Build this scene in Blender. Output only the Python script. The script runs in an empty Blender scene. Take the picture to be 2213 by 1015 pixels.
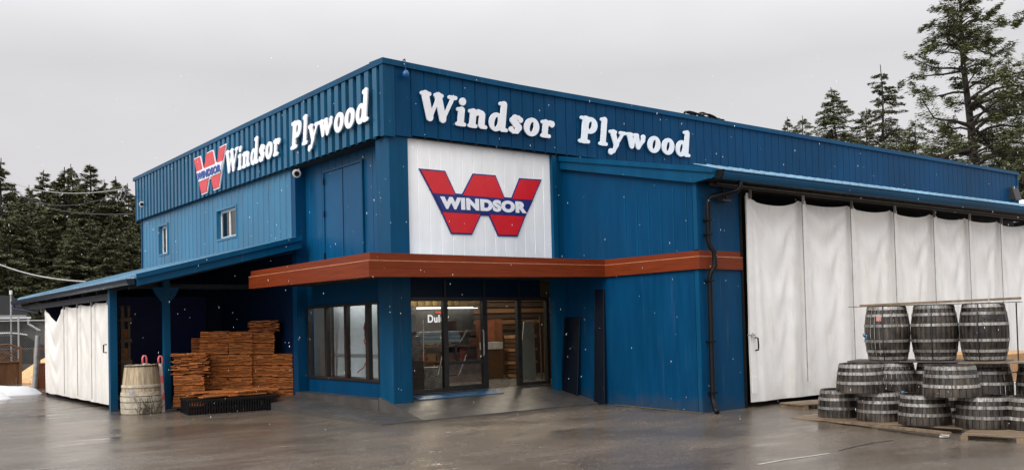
import bpy, math, random
import numpy as np
from mathutils import Vector, Matrix, noise
R = math.radians
random.seed(7)
S = bpy.context.scene
COL = S.collection

# ------------------------------------------------------------------ camera
CAM = Vector((-8.2589, -14.039, 1.6))
yaw, pitch, roll, FPX, PPY = 0.6616, 0.0286, 0.0244, 2000.759, 641.998
Fv = Vector((math.sin(yaw)*math.cos(pitch), math.cos(yaw)*math.cos(pitch), math.sin(pitch)))
R0 = Vector((math.cos(yaw), -math.sin(yaw), 0)); U0 = R0.cross(Fv)
Rv = R0*math.cos(roll) - U0*math.sin(roll); Uv = U0*math.cos(roll) + R0*math.sin(roll)
cd = bpy.data.cameras.new('camera'); cam = bpy.data.objects.new('camera', cd); COL.objects.link(cam)
M = Matrix.Identity(4)
for i in range(3):
    M[i][0] = Rv[i]; M[i][1] = Uv[i]; M[i][2] = -Fv[i]; M[i][3] = CAM[i]
cam.matrix_world = M
cd.sensor_width = 36; cd.lens = 36*FPX/2213; cd.shift_y = (PPY-507.5)/2213
cd.clip_end = 1000; cd.clip_start = 0.1
S.camera = cam
def ray(u, v): return Fv + Rv*((u-1106.5)/FPX) - Uv*((v-PPY)/FPX)
def at(u, v, ax, val):          # photo pixel -> point on the plane where axis ax equals val
    d = ray(u, v); t = (val-CAM[ax])/d[ax]; return CAM + d*t
def atd(u, v, dist): return CAM + ray(u, v)*dist

# ------------------------------------------------------------------ helpers
class MB:
    def __init__(s): s.v = []; s.f = []
    def quad(s, *p):
        n = len(s.v); s.v += [tuple(q) for q in p]; s.f.append(tuple(range(n, n+len(p)))); return s
    def hexa(s, b, t):           # bottom ring, top ring (ccw from above)
        n = len(s.v); k = len(b); s.v += [tuple(q) for q in b] + [tuple(q) for q in t]
        s.f.append(tuple(range(n+k-1, n-1, -1))); s.f.append(tuple(range(n+k, n+2*k)))
        for i in range(k):
            j = (i+1) % k; s.f.append((n+i, n+j, n+k+j, n+k+i))
        return s
    def box(s, x0, x1, y0, y1, z0, z1):
        r = [(x0, y0), (x1, y0), (x1, y1), (x0, y1)]
        return s.hexa([(a, b, z0) for a, b in r], [(a, b, z1) for a, b in r])
    def obox(s, c, sz, rz=0, rx=0, ry=0):
        m = Matrix.Translation(c) @ Matrix.Rotation(rz, 4, 'Z') @ Matrix.Rotation(ry, 4, 'Y') @ Matrix.Rotation(rx, 4, 'X')
        a, b, d = sz[0]/2, sz[1]/2, sz[2]/2
        r = [(-a, -b), (a, -b), (a, b), (-a, b)]
        return s.hexa([m @ Vector((p, q, -d)) for p, q in r], [m @ Vector((p, q, d)) for p, q in r])
    def prism(s, poly, f0, f1):  # poly of 2d points; f0,f1 map a point to 3d
        return s.hexa([f0(p) for p in poly], [f1(p) for p in poly])
    def tube(s, pts, r, n=8, cap=True):
        pts = [Vector(p) for p in pts]; k = len(pts)
        rs = r if isinstance(r, (list, tuple)) else [r]*k
        base = len(s.v); prev = None
        for i, p in enumerate(pts):
            d = (pts[min(i+1, k-1)] - pts[max(i-1, 0)]).normalized()
            if prev is None:
                a = Vector((0, 0, 1)) if abs(d.z) < .9 else Vector((1, 0, 0)); x = d.cross(a).normalized()
            else:
                x = (prev - d*prev.dot(d)).normalized()
            prev = x; y = d.cross(x)
            for j in range(n):
                t = 2*math.pi*j/n; s.v.append(tuple(p + (x*math.cos(t) + y*math.sin(t))*rs[i]))
        for i in range(k-1):
            for j in range(n):
                a = base+i*n+j; b = base+i*n+(j+1) % n; s.f.append((a, b, b+n, a+n))
        if cap:
            s.f.append(tuple(range(base+n-1, base-1, -1))); s.f.append(tuple(range(base+(k-1)*n, base+k*n)))
        return s
    def lathe(s, prof, n=28, c=(0, 0, 0), t0=0, t1=2*math.pi):
        base = len(s.v); full = abs(t1-t0-2*math.pi) < 1e-6; m = n if full else n+1
        for r, z in prof:
            for j in range(m):
                t = t0+(t1-t0)*j/n; s.v.append((c[0]+r*math.cos(t), c[1]+r*math.sin(t), c[2]+z))
        for i in range(len(prof)-1):
            for j in range(n):
                a = base+i*m+j; b = base+i*m+(j+1) % m; s.f.append((a, b, b+m, a+m))
        return s
    def build(s, name, mat, parent=None, label=None, smooth=False, local=False, bevel=0):
        off = Vector((0, 0, 0))
        if parent is not None and not local:
            o = parent
            while o: off += o.location; o = o.parent
        me = bpy.data.meshes.new(name)
        me.from_pydata([(a-off.x, b-off.y, c-off.z) for a, b, c in s.v], [], s.f); me.update()
        me.materials.append(mat)
        if smooth:
            me.polygons.foreach_set('use_smooth', [True]*len(me.polygons))
        ob = bpy.data.objects.new(name, me); COL.objects.link(ob)
        if parent is not None: ob.parent = parent
        if label: ob['label'] = label
        if bevel:
            b = ob.modifiers.new('bevel', 'BEVEL'); b.width = bevel; b.segments = 2; b.limit_method = 'ANGLE'
        return ob
def thing(name, label, cat, loc=(0, 0, 0), rz=0, group=None):
    o = bpy.data.objects.new(name, None); COL.objects.link(o); o.location = loc; o.rotation_euler = (0, 0, rz)
    o.empty_display_size = .2
    o['label'] = label; o['category'] = cat
    if group: o['group'] = group
    return o
def tag(o, label, cat, group=None, kind=None):
    if label: o['label'] = label
    if cat: o['category'] = cat
    if group: o['group'] = group
    if kind: o['kind'] = kind
    return o
def dup(src, loc, rz, label, group=None, scale=1):
    r = src.copy(); COL.objects.link(r); r.location = loc; r.rotation_euler = (0, 0, rz); r.scale = (scale,)*3
    r['label'] = label
    if group: r['group'] = group
    for ch in src.children:
        c = ch.copy(); COL.objects.link(c); c.parent = r
        for g in ch.children:
            d = g.copy(); COL.objects.link(d); d.parent = c
    return r

# ------------------------------------------------------------------ materials
def nt(name):
    m = bpy.data.materials.new(name); m.use_nodes = True
    t = m.node_tree; return m, t, t.nodes['Principled BSDF']
def N(t, typ, **kw):
    n = t.nodes.new(typ)
    for k, v in kw.items():
        if k.startswith('i_'): n.inputs[k[2:].replace('_', ' ')].default_value = v
        else: setattr(n, k, v)
    return n
def ramp(t, fac, stops):
    r = t.nodes.new('ShaderNodeValToRGB'); e = r.color_ramp.elements
    while len(e) < len(stops): e.new(.5)
    for el, (p, c) in zip(e, stops):
        el.position = p; el.color = (c, c, c, 1) if isinstance(c, (int, float)) else (*c[:3], 1)
    t.links.new(fac, r.inputs[0]); return r.outputs[0]
def mix(t, fac, a, b, typ='MIX'):
    m = t.nodes.new('ShaderNodeMix'); m.data_type = 'RGBA'; m.blend_type = typ
    for inp, val in ((m.inputs[0], fac), (m.inputs[6], a), (m.inputs[7], b)):
        if hasattr(val, 'is_linked'): t.links.new(val, inp)
        elif isinstance(val, (int, float)): inp.default_value = val if inp.type == 'VALUE' else (val, val, val, 1)
        else: inp.default_value = (*val[:3], 1)
    return m.outputs[2]
def coords(t, scale=(1, 1, 1), kind='Object'):
    c = t.nodes.new('ShaderNodeTexCoord'); mp = t.nodes.new('ShaderNodeMapping'); mp.inputs['Scale'].default_value = scale
    t.links.new(c.outputs[kind], mp.inputs['Vector']); return mp.outputs[0]
def noise_(t, vec, scale, detail=4, rough=.55):
    n = N(t, 'ShaderNodeTexNoise'); n.inputs['Scale'].default_value = scale; n.inputs['Detail'].default_value = detail; n.inputs['Roughness'].default_value = rough
    t.links.new(vec, n.inputs['Vector']); return n.outputs['Fac']
def bump(t, b, h, strength=.3, dist=.02):
    bn = t.nodes.new('ShaderNodeBump'); bn.inputs['Strength'].default_value = strength; bn.inputs['Distance'].default_value = dist
    t.links.new(h, bn.inputs['Height']); t.links.new(bn.outputs[0], b.inputs['Normal'])
def plain(name, col, rough=.5, metal=0, var=.25, scale=6, stretch=(1, 1, 1), bstr=0, spec=.5, island=0, coat=0):
    m, t, b = nt(name)
    v = coords(t, stretch); n = noise_(t, v, scale)
    lo = tuple(c*(1-var) for c in col); hi = tuple(min(1, c*(1+var)) for c in col)
    c = ramp(t, n, [(.3, lo), (.7, hi)])
    if island:
        g = t.nodes.new('ShaderNodeNewGeometry')
        k = ramp(t, g.outputs['Random Per Island'], [(0, 1-island), (1, 1+island*.6)])
        c = mix(t, 1.0, c, k, 'MULTIPLY')
    t.links.new(c, b.inputs['Base Color'])
    b.inputs['Metallic'].default_value = metal; b.inputs['Specular IOR Level'].default_value = spec
    n2 = noise_(t, v, scale*2.3)
    r = ramp(t, n2, [(.3, max(0, rough-.08)), (.7, min(1, rough+.08))]); t.links.new(r, b.inputs['Roughness'])
    if coat: b.inputs['Coat Weight'].default_value = coat; b.inputs['Coat Roughness'].default_value = .15
    if bstr: bump(t, b, n2, bstr, .01)
    return m
def painted(name, col, rough=.38, var=.12, spec=.5):
    # sheet metal paint: faint vertical rain streaks and slow oil-canning waves
    m, t, b = nt(name)
    v = coords(t, (1, 1, .12)); streak = noise_(t, v, 7, 5, .6)
    big = noise_(t, coords(t), .6, 2)
    c = ramp(t, streak, [(.3, tuple(c*(1-var) for c in col)), (.72, tuple(c*(1+var) for c in col))])
    fade = ramp(t, noise_(t, coords(t, (1, 1, .5)), .45, 4, .65), [(.32, .82), (.68, 1.2)]); c = mix(t, 1, c, fade, 'MULTIPLY')
    chalk = ramp(t, noise_(t, coords(t, (1.2, 1.2, .06)), 9, 4, .7), [(.60, 0.0), (.80, .10)]); c = mix(t, chalk, c, (.30, .36, .40))
    gp_ = t.nodes.new('ShaderNodeNewGeometry'); sz = t.nodes.new('ShaderNodeSeparateXYZ'); t.links.new(gp_.outputs['Position'], sz.inputs[0])
    nz_ = N(t, 'ShaderNodeMath', operation='MULTIPLY_ADD'); t.links.new(noise_(t, coords(t), 3.5, 5, .7), nz_.inputs[0]); nz_.inputs[1].default_value = .7; t.links.new(sz.outputs['Z'], nz_.inputs[2])
    spl = ramp(t, nz_.outputs[0], [(.30, .45), (.62, 0.0)]); c = mix(t, spl, c, (.055, .050, .042))
    t.links.new(c, b.inputs['Base Color'])
    r = ramp(t, streak, [(.3, rough-.07), (.7, rough+.1)]); t.links.new(r, b.inputs['Roughness'])
    b.inputs['Specular IOR Level'].default_value = spec
    bump(t, b, big, .25, .03)
    return m
def emit(name, col, s):
    m = bpy.data.materials.new(name); m.use_nodes = True; t = m.node_tree; t.nodes.clear()
    e = t.nodes.new('ShaderNodeEmission'); e.inputs[0].default_value = (*col, 1); e.inputs[1].default_value = s
    o = t.nodes.new('ShaderNodeOutputMaterial'); t.links.new(e.outputs[0], o.inputs[0]); return m
def glass(name, tint=(.9, .93, .94), refl=.02):
    m = bpy.data.materials.new(name); m.use_nodes = True; t = m.node_tree; t.nodes.clear()
    tr = t.nodes.new('ShaderNodeBsdfTransparent'); tr.inputs[0].default_value = (*tint, 1)
    gl = t.nodes.new('ShaderNodeBsdfGlossy'); gl.inputs['Roughness'].default_value = .02
    lw_ = t.nodes.new('ShaderNodeLayerWeight'); lw_.inputs[0].default_value = .5; fr = N(t, 'ShaderNodeMath', operation='POWER'); fr.inputs[1].default_value = 5; t.links.new(lw_.outputs['Facing'], fr.inputs[0])
    ad = N(t, 'ShaderNodeMath', operation='ADD'); ad.inputs[1].default_value = refl; t.links.new(fr.outputs[0], ad.inputs[0])
    mx = t.nodes.new('ShaderNodeMixShader'); t.links.new(ad.outputs[0], mx.inputs[0]); t.links.new(tr.outputs[0], mx.inputs[1]); t.links.new(gl.outputs[0], mx.inputs[2])
    o = t.nodes.new('ShaderNodeOutputMaterial'); t.links.new(mx.outputs[0], o.inputs[0]); return m

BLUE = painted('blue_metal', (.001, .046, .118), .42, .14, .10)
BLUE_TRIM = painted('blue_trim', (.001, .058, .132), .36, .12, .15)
ROOF_BLUE = painted('blue_roof_sheet', (.20, .35, .46), .2, spec=.8)  # blue paled to carry the sky reflected in the roof sheets
BLUE_LIT = painted('skylit_blue_metal', (.014, .135, .25), .34, .16, .55)  # side wall blue, lightened to hold its sky reflection and sun
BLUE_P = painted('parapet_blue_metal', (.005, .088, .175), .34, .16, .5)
BLUE_R = painted('bay_blue_metal', (.001, .062, .15), .36, .12, .22)
WHITE_PANEL = painted('white_panel', (.89, .89, .89), .35, .04)
LETTER = plain('white_letter', (.80, .81, .85), .4, var=.05)
RED = plain('sign_red', (.62, .012, .02), .35, var=.06)
PALERED = plain('faded_sign_red', (.62, .05, .06), .4, var=.1)
NAVY = plain('sign_navy', (.012, .022, .17), .4, var=.05)
BLACK = plain('black_metal', (.005, .005, .006), .5, spec=.18)
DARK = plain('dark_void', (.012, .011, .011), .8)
BRONZE = plain('bronze_frame', (.022, .018, .015), .35)
GUTTERDK = plain('dark_gutter', (.006, .014, .03), .35, spec=.25)
GALV = plain('galvanised', (.42, .43, .43), .42, .5, var=.2, scale=20)
GREYPLASTIC = plain('grey_plastic', (.28, .27, .26), .5)
WHITE_FRAME = plain('white_vinyl', (.72, .72, .70), .4, var=.05)
GLASS = glass('window_glass')
GLASS_DARK = glass('dark_window_glass', (.88, .88, .86), .02)
GLASS_UP = glass('office_glass', (.5, .5, .48), .10)
# cedar fascia: long horizontal grain
def wood(name, a, b_, rough=.5, grain=(.5, .5, 14), scale=3, island=0, bs=.15):
    m, t, b = nt(name); v = coords(t, grain); n = noise_(t, v, scale, 6, .65)
    c = ramp(t, n, [(.28, a), (.72, b_)])
    if island:
        g = t.nodes.new('ShaderNodeNewGeometry')
        k = ramp(t, g.outputs['Random Per Island'], [(0, 1-island), (.5, 1), (1, 1+island)])
        c = mix(t, 1.0, c, k, 'MULTIPLY')
    t.links.new(c, b.inputs['Base Color']); b.inputs['Roughness'].default_value = rough; b.inputs['Specular IOR Level'].default_value = .16
    bump(t, b, n, bs, .006); return m
CEDAR = wood('cedar_fascia', (.115, .019, .005), (.215, .037, .010), .45)
SHAKE = wood('cedar_shake', (.19, .056, .015), (.52, .185, .054), .7, (3, 3, 30), 3, .45, .3)
PLANK = wood('wet_plank', (.10, .072, .05), (.26, .19, .125), .45, (1, 6, 6), 2, .2)
LUMBER = wood('lumber', (.34, .19, .09), (.52, .32, .17), .6, (3, 3, 3), 3, .3)
FENCEW = wood('fence_board', (.12, .055, .025), (.23, .11, .05), .65, (14, 14, .8), 2, .25)
FENCER = wood('red_fence_board', (.16, .05, .025), (.28, .10, .05), .6, (14, 14, .8), 2, .25)
OLDBARREL = wood('bleached_stave', (.25, .175, .10), (.56, .46, .32), .65, (12, 12, .9), 2.2, .2, .3)
DRIFT = plain('dirty_white_band', (.44, .39, .31), .65, var=.3, scale=9)
# dark weathered oak staves with pale scuffing and wet runs
def oak():
    m, t, b = nt('weathered_oak'); v = coords(t, (14, 14, 1.1)); n = noise_(t, v, 2.4, 7, .7)
    n2 = noise_(t, coords(t), 3.2, 4); n3 = noise_(t, coords(t, (22, 22, 1.6)), 2.0, 4)
    c = ramp(t, n, [(.25, (.016, .013, .010)), (.56, (.052, .042, .034)), (.82, (.165, .142, .122))])
    wet = ramp(t, n2, [(.42, .35), (.62, 1.15)]); c = mix(t, 1, c, wet, 'MULTIPLY')
    runs = ramp(t, n3, [(.57, 1.0), (.68, .35)]); c = mix(t, 1, c, runs, 'MULTIPLY')
    g = t.nodes.new('ShaderNodeNewGeometry'); k = ramp(t, g.outputs['Random Per Island'], [(0, .78), (1, 1.22)])
    c = mix(t, 1, c, k, 'MULTIPLY'); oi = t.nodes.new('ShaderNodeObjectInfo'); ok_ = ramp(t, oi.outputs['Random'], [(0, (.62, .58, .55)), (.5, (1.05, .98, .90)), (1, (1.5, 1.45, 1.4))]); c = mix(t, 1, c, ok_, 'MULTIPLY'); t.links.new(c, b.inputs['Base Color'])
    r = ramp(t, n2, [(.4, .32), (.65, .7)]); t.links.new(r, b.inputs['Roughness']); bump(t, b, n, .4, .006); return m
OAK = oak()
def hoopm():
    m, t, b = nt('barrel_hoop_steel'); v = coords(t, (18, 18, 3)); n = noise_(t, v, 1.6, 5, .7)
    c = ramp(t, n, [(.34, (.07, .045, .03)), (.46, (.21, .195, .18)), (.72, (.50, .49, .465))]); oi = t.nodes.new('ShaderNodeObjectInfo'); c = mix(t, 1, c, ramp(t, oi.outputs['Random'], [(0, .6), (1, 1.25)]), 'MULTIPLY'); t.links.new(c, b.inputs['Base Color'])
    b.inputs['Metallic'].default_value = .25; r = ramp(t, n, [(.3, .7), (.6, .42)]); t.links.new(r, b.inputs['Roughness']); return m
HOOP = hoopm()
def tarpm(name, col):
    m, t, b = nt(name); n = noise_(t, coords(t), 1.3, 5, .6); n2 = noise_(t, coords(t, (1, 1, .25)), 4, 5, .7)
    c = ramp(t, n, [(.3, tuple(x*.93 for x in col)), (.65, col)])
    st = ramp(t, n2, [(.30, (.90, .87, .82)), (.5, (1, 1, 1))]); c = mix(t, 1, c, st, 'MULTIPLY')
    gp_ = t.nodes.new('ShaderNodeNewGeometry'); sz = t.nodes.new('ShaderNodeSeparateXYZ'); t.links.new(gp_.outputs['Position'], sz.inputs[0])
    nz_ = N(t, 'ShaderNodeMath', operation='MULTIPLY_ADD'); t.links.new(noise_(t, coords(t, (1, 1, .5)), 2.6, 6, .7), nz_.inputs[0]); nz_.inputs[1].default_value = .9; t.links.new(sz.outputs['Z'], nz_.inputs[2])
    hem = ramp(t, nz_.outputs[0], [(.45, .40), (.62, .12), (1.0, 0.0)]); c = mix(t, hem, c, (.30, .26, .20))
    sp = ramp(t, noise_(t, coords(t), 5.5, 6, .75), [(.66, 0.0), (.76, .16)]); c = mix(t, sp, c, (.42, .38, .32))
    t.links.new(c, b.inputs['Base Color']); b.inputs['Roughness'].default_value = .55
    vo = t.nodes.new('ShaderNodeTexVoronoi'); vo.feature = 'DISTANCE_TO_EDGE'; vo.inputs['Scale'].default_value = 1.7
    wv = coords(t, (1, 1, .7)); wn = N(t, 'ShaderNodeTexNoise'); wn.inputs['Scale'].default_value = 1.5; t.links.new(wv, wn.inputs['Vector'])
    ad_ = N(t, 'ShaderNodeVectorMath', operation='ADD'); t.links.new(wv, ad_.inputs[0]); t.links.new(wn.outputs['Color'], ad_.inputs[1]); t.links.new(ad_.outputs[0], vo.inputs['Vector'])
    cr_ = ramp(t, vo.outputs['Distance'], [(0.0, 0.0), (.06, .8), (.2, 1.0)])
    hh = N(t, 'ShaderNodeMath', operation='MULTIPLY_ADD'); t.links.new(cr_, hh.inputs[0]); hh.inputs[1].default_value = .35; t.links.new(noise_(t, coords(t), 7, 5, .6), hh.inputs[2])
    bump(t, b, hh.outputs[0], .16, .02); return m
TARP = tarpm('tarp_cloth', (.90, .89, .87))
TARP_L = tarpm('yard_tarp_cloth', (.80, .775, .735))
def asphalt():
    m, t, b = nt('wet_asphalt'); v = coords(t)
    big = noise_(t, v, .22, 4, .6); mid = noise_(t, coords(t, (.6, 1.5, 1)), .9, 5, .6); fine = noise_(t, v, 38, 3, .8); grit = noise_(t, v, 120, 2, .7)
    c = ramp(t, fine, [(.3, (.080, .065, .052)), (.7, (.190, .158, .126))])
    tone = ramp(t, big, [(.35, (.80, .78, .78)), (.65, (1.12, 1.08, 1.02))]); c = mix(t, 1, c, tone, 'MULTIPLY')
    t.links.new(c, b.inputs['Base Color'])
    vo = t.nodes.new('ShaderNodeTexVoronoi'); vo.inputs['Scale'].default_value = 55; t.links.new(v, vo.inputs['Vector'])
    st = ramp(t, vo.outputs['Color'], [(.80, 0.0), (.92, .55)]); c = mix(t, st, c, (.30, .27, .235))
    pud = noise_(t, coords(t, (.5, .9, 1)), .55, 5, .55); pw = ramp(t, pud, [(.50, 1.0), (.56, .82)]); c = mix(t, 1, c, pw, 'MULTIPLY'); t.links.new(c, b.inputs['Base Color'])
    r = ramp(t, mid, [(.30, .10), (.50, .19), (.72, .36)]); pr = ramp(t, pud, [(.50, 1.0), (.56, .60)]); r = mix(t, 1, r, pr, 'MULTIPLY'); t.links.new(r, b.inputs['Roughness'])
    b.inputs['Specular IOR Level'].default_value = .55
    wet = ramp(t, mid, [(.34, .08), (.62, 1.0)])
    h = N(t, 'ShaderNodeMath', operation='ADD'); t.links.new(fine, h.inputs[0]); t.links.new(grit, h.inputs[1])
    h2 = N(t, 'ShaderNodeMath', operation='MULTIPLY'); t.links.new(h.outputs[0], h2.inputs[0]); t.links.new(wet, h2.inputs[1])
    h3 = N(t, 'ShaderNodeMath', operation='MULTIPLY'); t.links.new(h2.outputs[0], h3.inputs[0]); t.links.new(pr, h3.inputs[1]); bump(t, b, h3.outputs[0], .6, .010); return m
ASPHALT = asphalt()
CONCRETE = plain('wet_concrete', (.066, .061, .057), .38, var=.25, scale=2.5, bstr=.15)
def needles(name, a, b_):
    m, t, b = nt(name); g = t.nodes.new('ShaderNodeNewGeometry')
    c = ramp(t, g.outputs['Random Per Island'], [(0, a), (.6, b_), (1, tuple(x*1.5 for x in b_))])
    t.links.new(c, b.inputs['Base Color']); b.inputs['Roughness'].default_value = .75; b.inputs['Specular IOR Level'].default_value = .2
    return m
NEEDLE_D = needles('dark_needles', (.058, .063, .034), (.150, .155, .082))
NEEDLE_G = needles('green_needles', (.050, .060, .026), (.145, .158, .070))
NEEDLE_S = needles('sparse_needles', (.05, .058, .03), (.13, .135, .075))
BARK = plain('bark', (.032, .025, .020), .85, var=.4, scale=14, stretch=(3, 3, .5))
SNOW = plain('snow', (.70, .71, .73), .7, var=.05, scale=5, bstr=.3)

# ------------------------------------------------------------------ ground
def gz(y):
    k = [(-60, -.16), (-7, -.15), (-5.2, -.09), (-3.7, -.01), (-1.5, .02), (400, .02)]
    for (a, za), (b, zb) in zip(k, k[1:]):
        if y <= b:
            t = max(0, (y-a)/(b-a)); return za+(zb-za)*t
    return .02
g = MB()
ys = [-60, -30, -15, -10] + [-8+.5*i for i in range(26)] + [6, 8, 12, 20, 40, 80, 160, 300]
xs = [-200, -60, -25] + [-15+1.0*i for i in range(36)] + [25, 40, 80, 160, 300]
for y in ys:
    for x in xs: g.v.append((x, y, gz(y)))
nx = len(xs)
for j in range(len(ys)-1):
    for i in range(nx-1): g.f.append((j*nx+i, j*nx+i+1, (j+1)*nx+i+1, (j+1)*nx+i))
tag(g.build('ground', ASPHALT, smooth=True), 'wet grey brown asphalt yard in front of the store', None, kind='structure')

def strip(label, pts, w, mat, name):
    mb = MB()
    for (a, b) in zip(pts, pts[1:]):
        a, b = Vector(a), Vector(b); d = (b-a).normalized(); s_ = Vector((-d.y, d.x, 0))*w/2
        mb.quad(a-s_, b-s_, b+s_, a+s_)
    return tag(mb.build(name, mat), label, None, kind='structure')
TAR = plain('crack_tar', (.012, .011, .010), .12)
def gpt(u, v): p = at(u, v, 2, -.15); p.z = gz(p.y)+.004; return p
strip('pale reflection streak painted along the seam in the wet yard', [gpt(u, v) for u, v in ((1638, 1003), (1700, 992), (1752, 985), (1792, 979))], .05, plain('seam_glint', (.36, .33, .29), .35, var=.35, scale=14), 'seam_reflection')  # pale strip paints the bright reflection running along the seam
strip('dark sealed crack running on from the pale line', [gpt(u, v) for u, v in ((1812, 973), (1850, 964), (1890, 956), (1930, 951))], .04, plain('crack_dark', (.035, .03, .026), .3), 'pavement_seam')
strip('thin dark crack in the middle of the yard', [gpt(u, v) for u, v in ((1120, 958), (1160, 953), (1205, 952), (1255, 946), (1285, 947))], .018, TAR, 'pavement_crack')
strip('brown grit line along the foot of the blue end wall', [(4.03, y_, gz(y_)+.006) for y_ in (-1.3, -1.8, -2.4, -2.9, -3.5)], .13, plain('grit', (.10, .075, .04), .9, var=.6, scale=20, bstr=.5), 'dirt')
# ------------------------------------------------------------------ store building
ST = thing('hardware_store', 'large blue metal clad store with brown cedar canopy and parapet', 'building', (0, 0, 0))
ZT, ZB = 6.29, 4.97
def kn(k):
    return lambda u: float(np.interp(u, [a for a, _ in k], [b for _, b in k]))
topR = kn([(0, ZT+.015), (2.6, ZT-.04), (8.8, ZT-.03), (16, ZT-.015), (24.4, ZT)])
topL = kn([(0, ZT+.015), (6.3, ZT+.018), (14.9, ZT-.012)])
def ribbed(mb, org, U, Nn, length, z0, z1, spacing, prof, start=0):
    """vertical sheet metal: prof = [(offset within one period, projection)...]"""
    org, U, Nn = Vector(org), Vector(U), Vector(Nn)
    pts = [(0, prof[0][1])]; k = start
    while k < length:
        for o, d in prof:
            u = k+o
            if 0 < u < length: pts.append((u, d))
        k += spacing
    pts.append((length, prof[0][1]))
    f0 = z0 if callable(z0) else (lambda u: z0); f1 = z1 if callable(z1) else (lambda u: z1)
    n = len(mb.v)
    for u, d in pts:
        p = org+U*u+Nn*d
        mb.v.append((p.x, p.y, f0(u))); mb.v.append((p.x, p.y, f1(u)))
    for i in range(len(pts)-1):
        a = n+2*i; mb.f.append((a, a+2, a+3, a+1))
    return mb
RIB = [(0, 0), (.095, 0), (.11, .085), (.262, .085), (.277, 0)]
GROOVE = [(0, 0), (.262, 0), (.268, -.016), (.277, -.016), (.283, 0)]
LOWRIB = [(0, 0), (.245, 0), (.258, .013), (.285, .013), (.298, 0)]
# parapet faces
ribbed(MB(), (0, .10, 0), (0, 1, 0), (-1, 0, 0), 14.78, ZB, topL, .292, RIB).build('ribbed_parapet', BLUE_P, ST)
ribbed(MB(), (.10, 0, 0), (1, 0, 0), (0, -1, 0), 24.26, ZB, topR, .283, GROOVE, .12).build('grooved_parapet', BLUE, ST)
c = MB()   # corner trim, far end trims
c.box(-.088, .10, -.02, .10, ZB-.03, ZT-.02); c.box(.101, .14, -.022, .0, ZB-.03, ZT-.01)
c.build('corner_trim', BLUE_TRIM, ST)
MB().box(-.045, .0, 14.88, 14.95, ZB-.02, ZT-.03).build('end_trim', BLUE_TRIM, ST); MB().box(24.36, 24.42, -.03, .2, ZB-.02, ZT-.03).build('end_trim', BLUE_TRIM, ST)
c = MB()   # cap flashing in short runs so that it follows the parapet top
for i in range(24):
    a, b = -.105+i*1.02, -.105+(i+1)*1.02
    if i == 23: b = 24.46
    za, zb_ = topR(max(a, 0)), topR(max(b, 0)); 
    c.hexa([(a, -.05, za-.10), (b, -.05, zb_-.10), (b, .42, zb_-.10), (a, .42, za-.10)], [(a, -.05, za), (b, -.05, zb_), (b, .42, zb_+.02), (a, .42, za+.02)])
for i in range(15):
    a, b = .4205+i, .4205+(i+1)
    if i == 14: b = 14.97
    za, zb_ = topL(a), topL(b)
    c.hexa([(-.105, a, za-.10), (.42, a, za-.10), (.42, b, zb_-.10), (-.105, b, zb_-.10)], [(-.105, a, za), (.42, a, za+.02), (.42, b, zb_+.02), (-.105, b, zb_)])
c.build('cap_flashing', BLUE_TRIM, ST)
# main roof deck and hidden walls (close the volume)
m = MB(); m.box(.2, 24.3, .2, 14.8, 5.7, 5.8); m.build('roof', DARK, ST)
m = MB(); m.box(24.2, 24.35, .2, 14.7, .0, 5.69); m.box(.2, 24.2, 14.7, 14.85, .0, 5.69)
m.build('back_wall', BLUE, ST)
m = MB()   # dark soffit gap under the parapet
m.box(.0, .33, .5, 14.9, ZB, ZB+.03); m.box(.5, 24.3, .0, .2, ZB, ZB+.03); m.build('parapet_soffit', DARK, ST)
# ---- left wall beyond the step (x=.08)
w = MB()
def lw(y0, y1, z0, z1, x=.08): ribbed(w, (x, y0, 0), (0, 1, 0), (-1, 0, 0), y1-y0, z0, z1, .298, LOWRIB, .05)
W1 = (12.33, 13.08, 3.83, 4.62); W2 = (7.23, 8.48, 3.86, 4.55)
lw(4.15, W2[0], 3.2, ZB); lw(W2[0], W2[1], 3.2, W2[2]); lw(W2[0], W2[1], W2[3], ZB); lw(W2[1], W1[0], 3.2, ZB)
lw(W1[0], W1[1], 3.2, W1[2]); lw(W1[0], W1[1], W1[3], ZB); lw(W1[1], 14.65, 3.2, ZB)
w.build('upper_office_wall', BLUE_LIT, ST)
MB().box(.06, .31, 3.94, 4.15, .1, ZB).build('step_trim', BLUE, ST); MB().box(.05, .3, 14.65, 14.75, .1, ZB).build('step_trim', BLUE, ST)
m = MB(); m.box(.082, .3, 4.15, 14.65, .1, 3.2); m.build('yard_wall', plain('yard_blue_shaded', (.001, .014, .05), .5, spec=.2), ST)  # wall blue darkened to paint in the shade under the yard roof
for (y0, y1, z0, z1), nm in ((W1, 1), (W2, 2)):
    fr = MB(); t = .05
    fr.box(.17, .22, y0, y1, z0, z0+t); fr.box(.17, .22, y0, y1, z1-t, z1); fr.box(.17, .22, y0, y0+t, z0+t, z1-t); fr.box(.17, .22, y1-t, y1, z0+t, z1-t)
    ym = (y0+y1)/2+.03; fr.box(.165, .215, ym-.03, ym+.03, z0+t, z1-t)
    o = fr.build('window', WHITE_FRAME, ST)
    rv = MB(); rv.box(.055, .3, y0-.05, y0, z0-.05, z1+.05); rv.box(.055, .3, y1, y1+.05, z0-.05, z1+.05); rv.box(.055, .3, y0, y1, z1, z1+.05); rv.box(.055, .3, y0, y1, z0-.05, z0)
    rv.build('reveal', BLUE_LIT, o)
    MB().box(.188, .196, y0+t, ym-.03, z0+t, z1-t).build('pane', GLASS_UP, o); MB().box(.188, .196, ym+.03, y1-t, z0+t, z1-t).build('pane', GLASS_UP, o)
    b = MB(); b.box(.5, .52, y0-.5, y1+.5, z0-.4, z1+.3); b.build('blind', plain('window_blind', (.10, .095, .085), .8), o)
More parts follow.
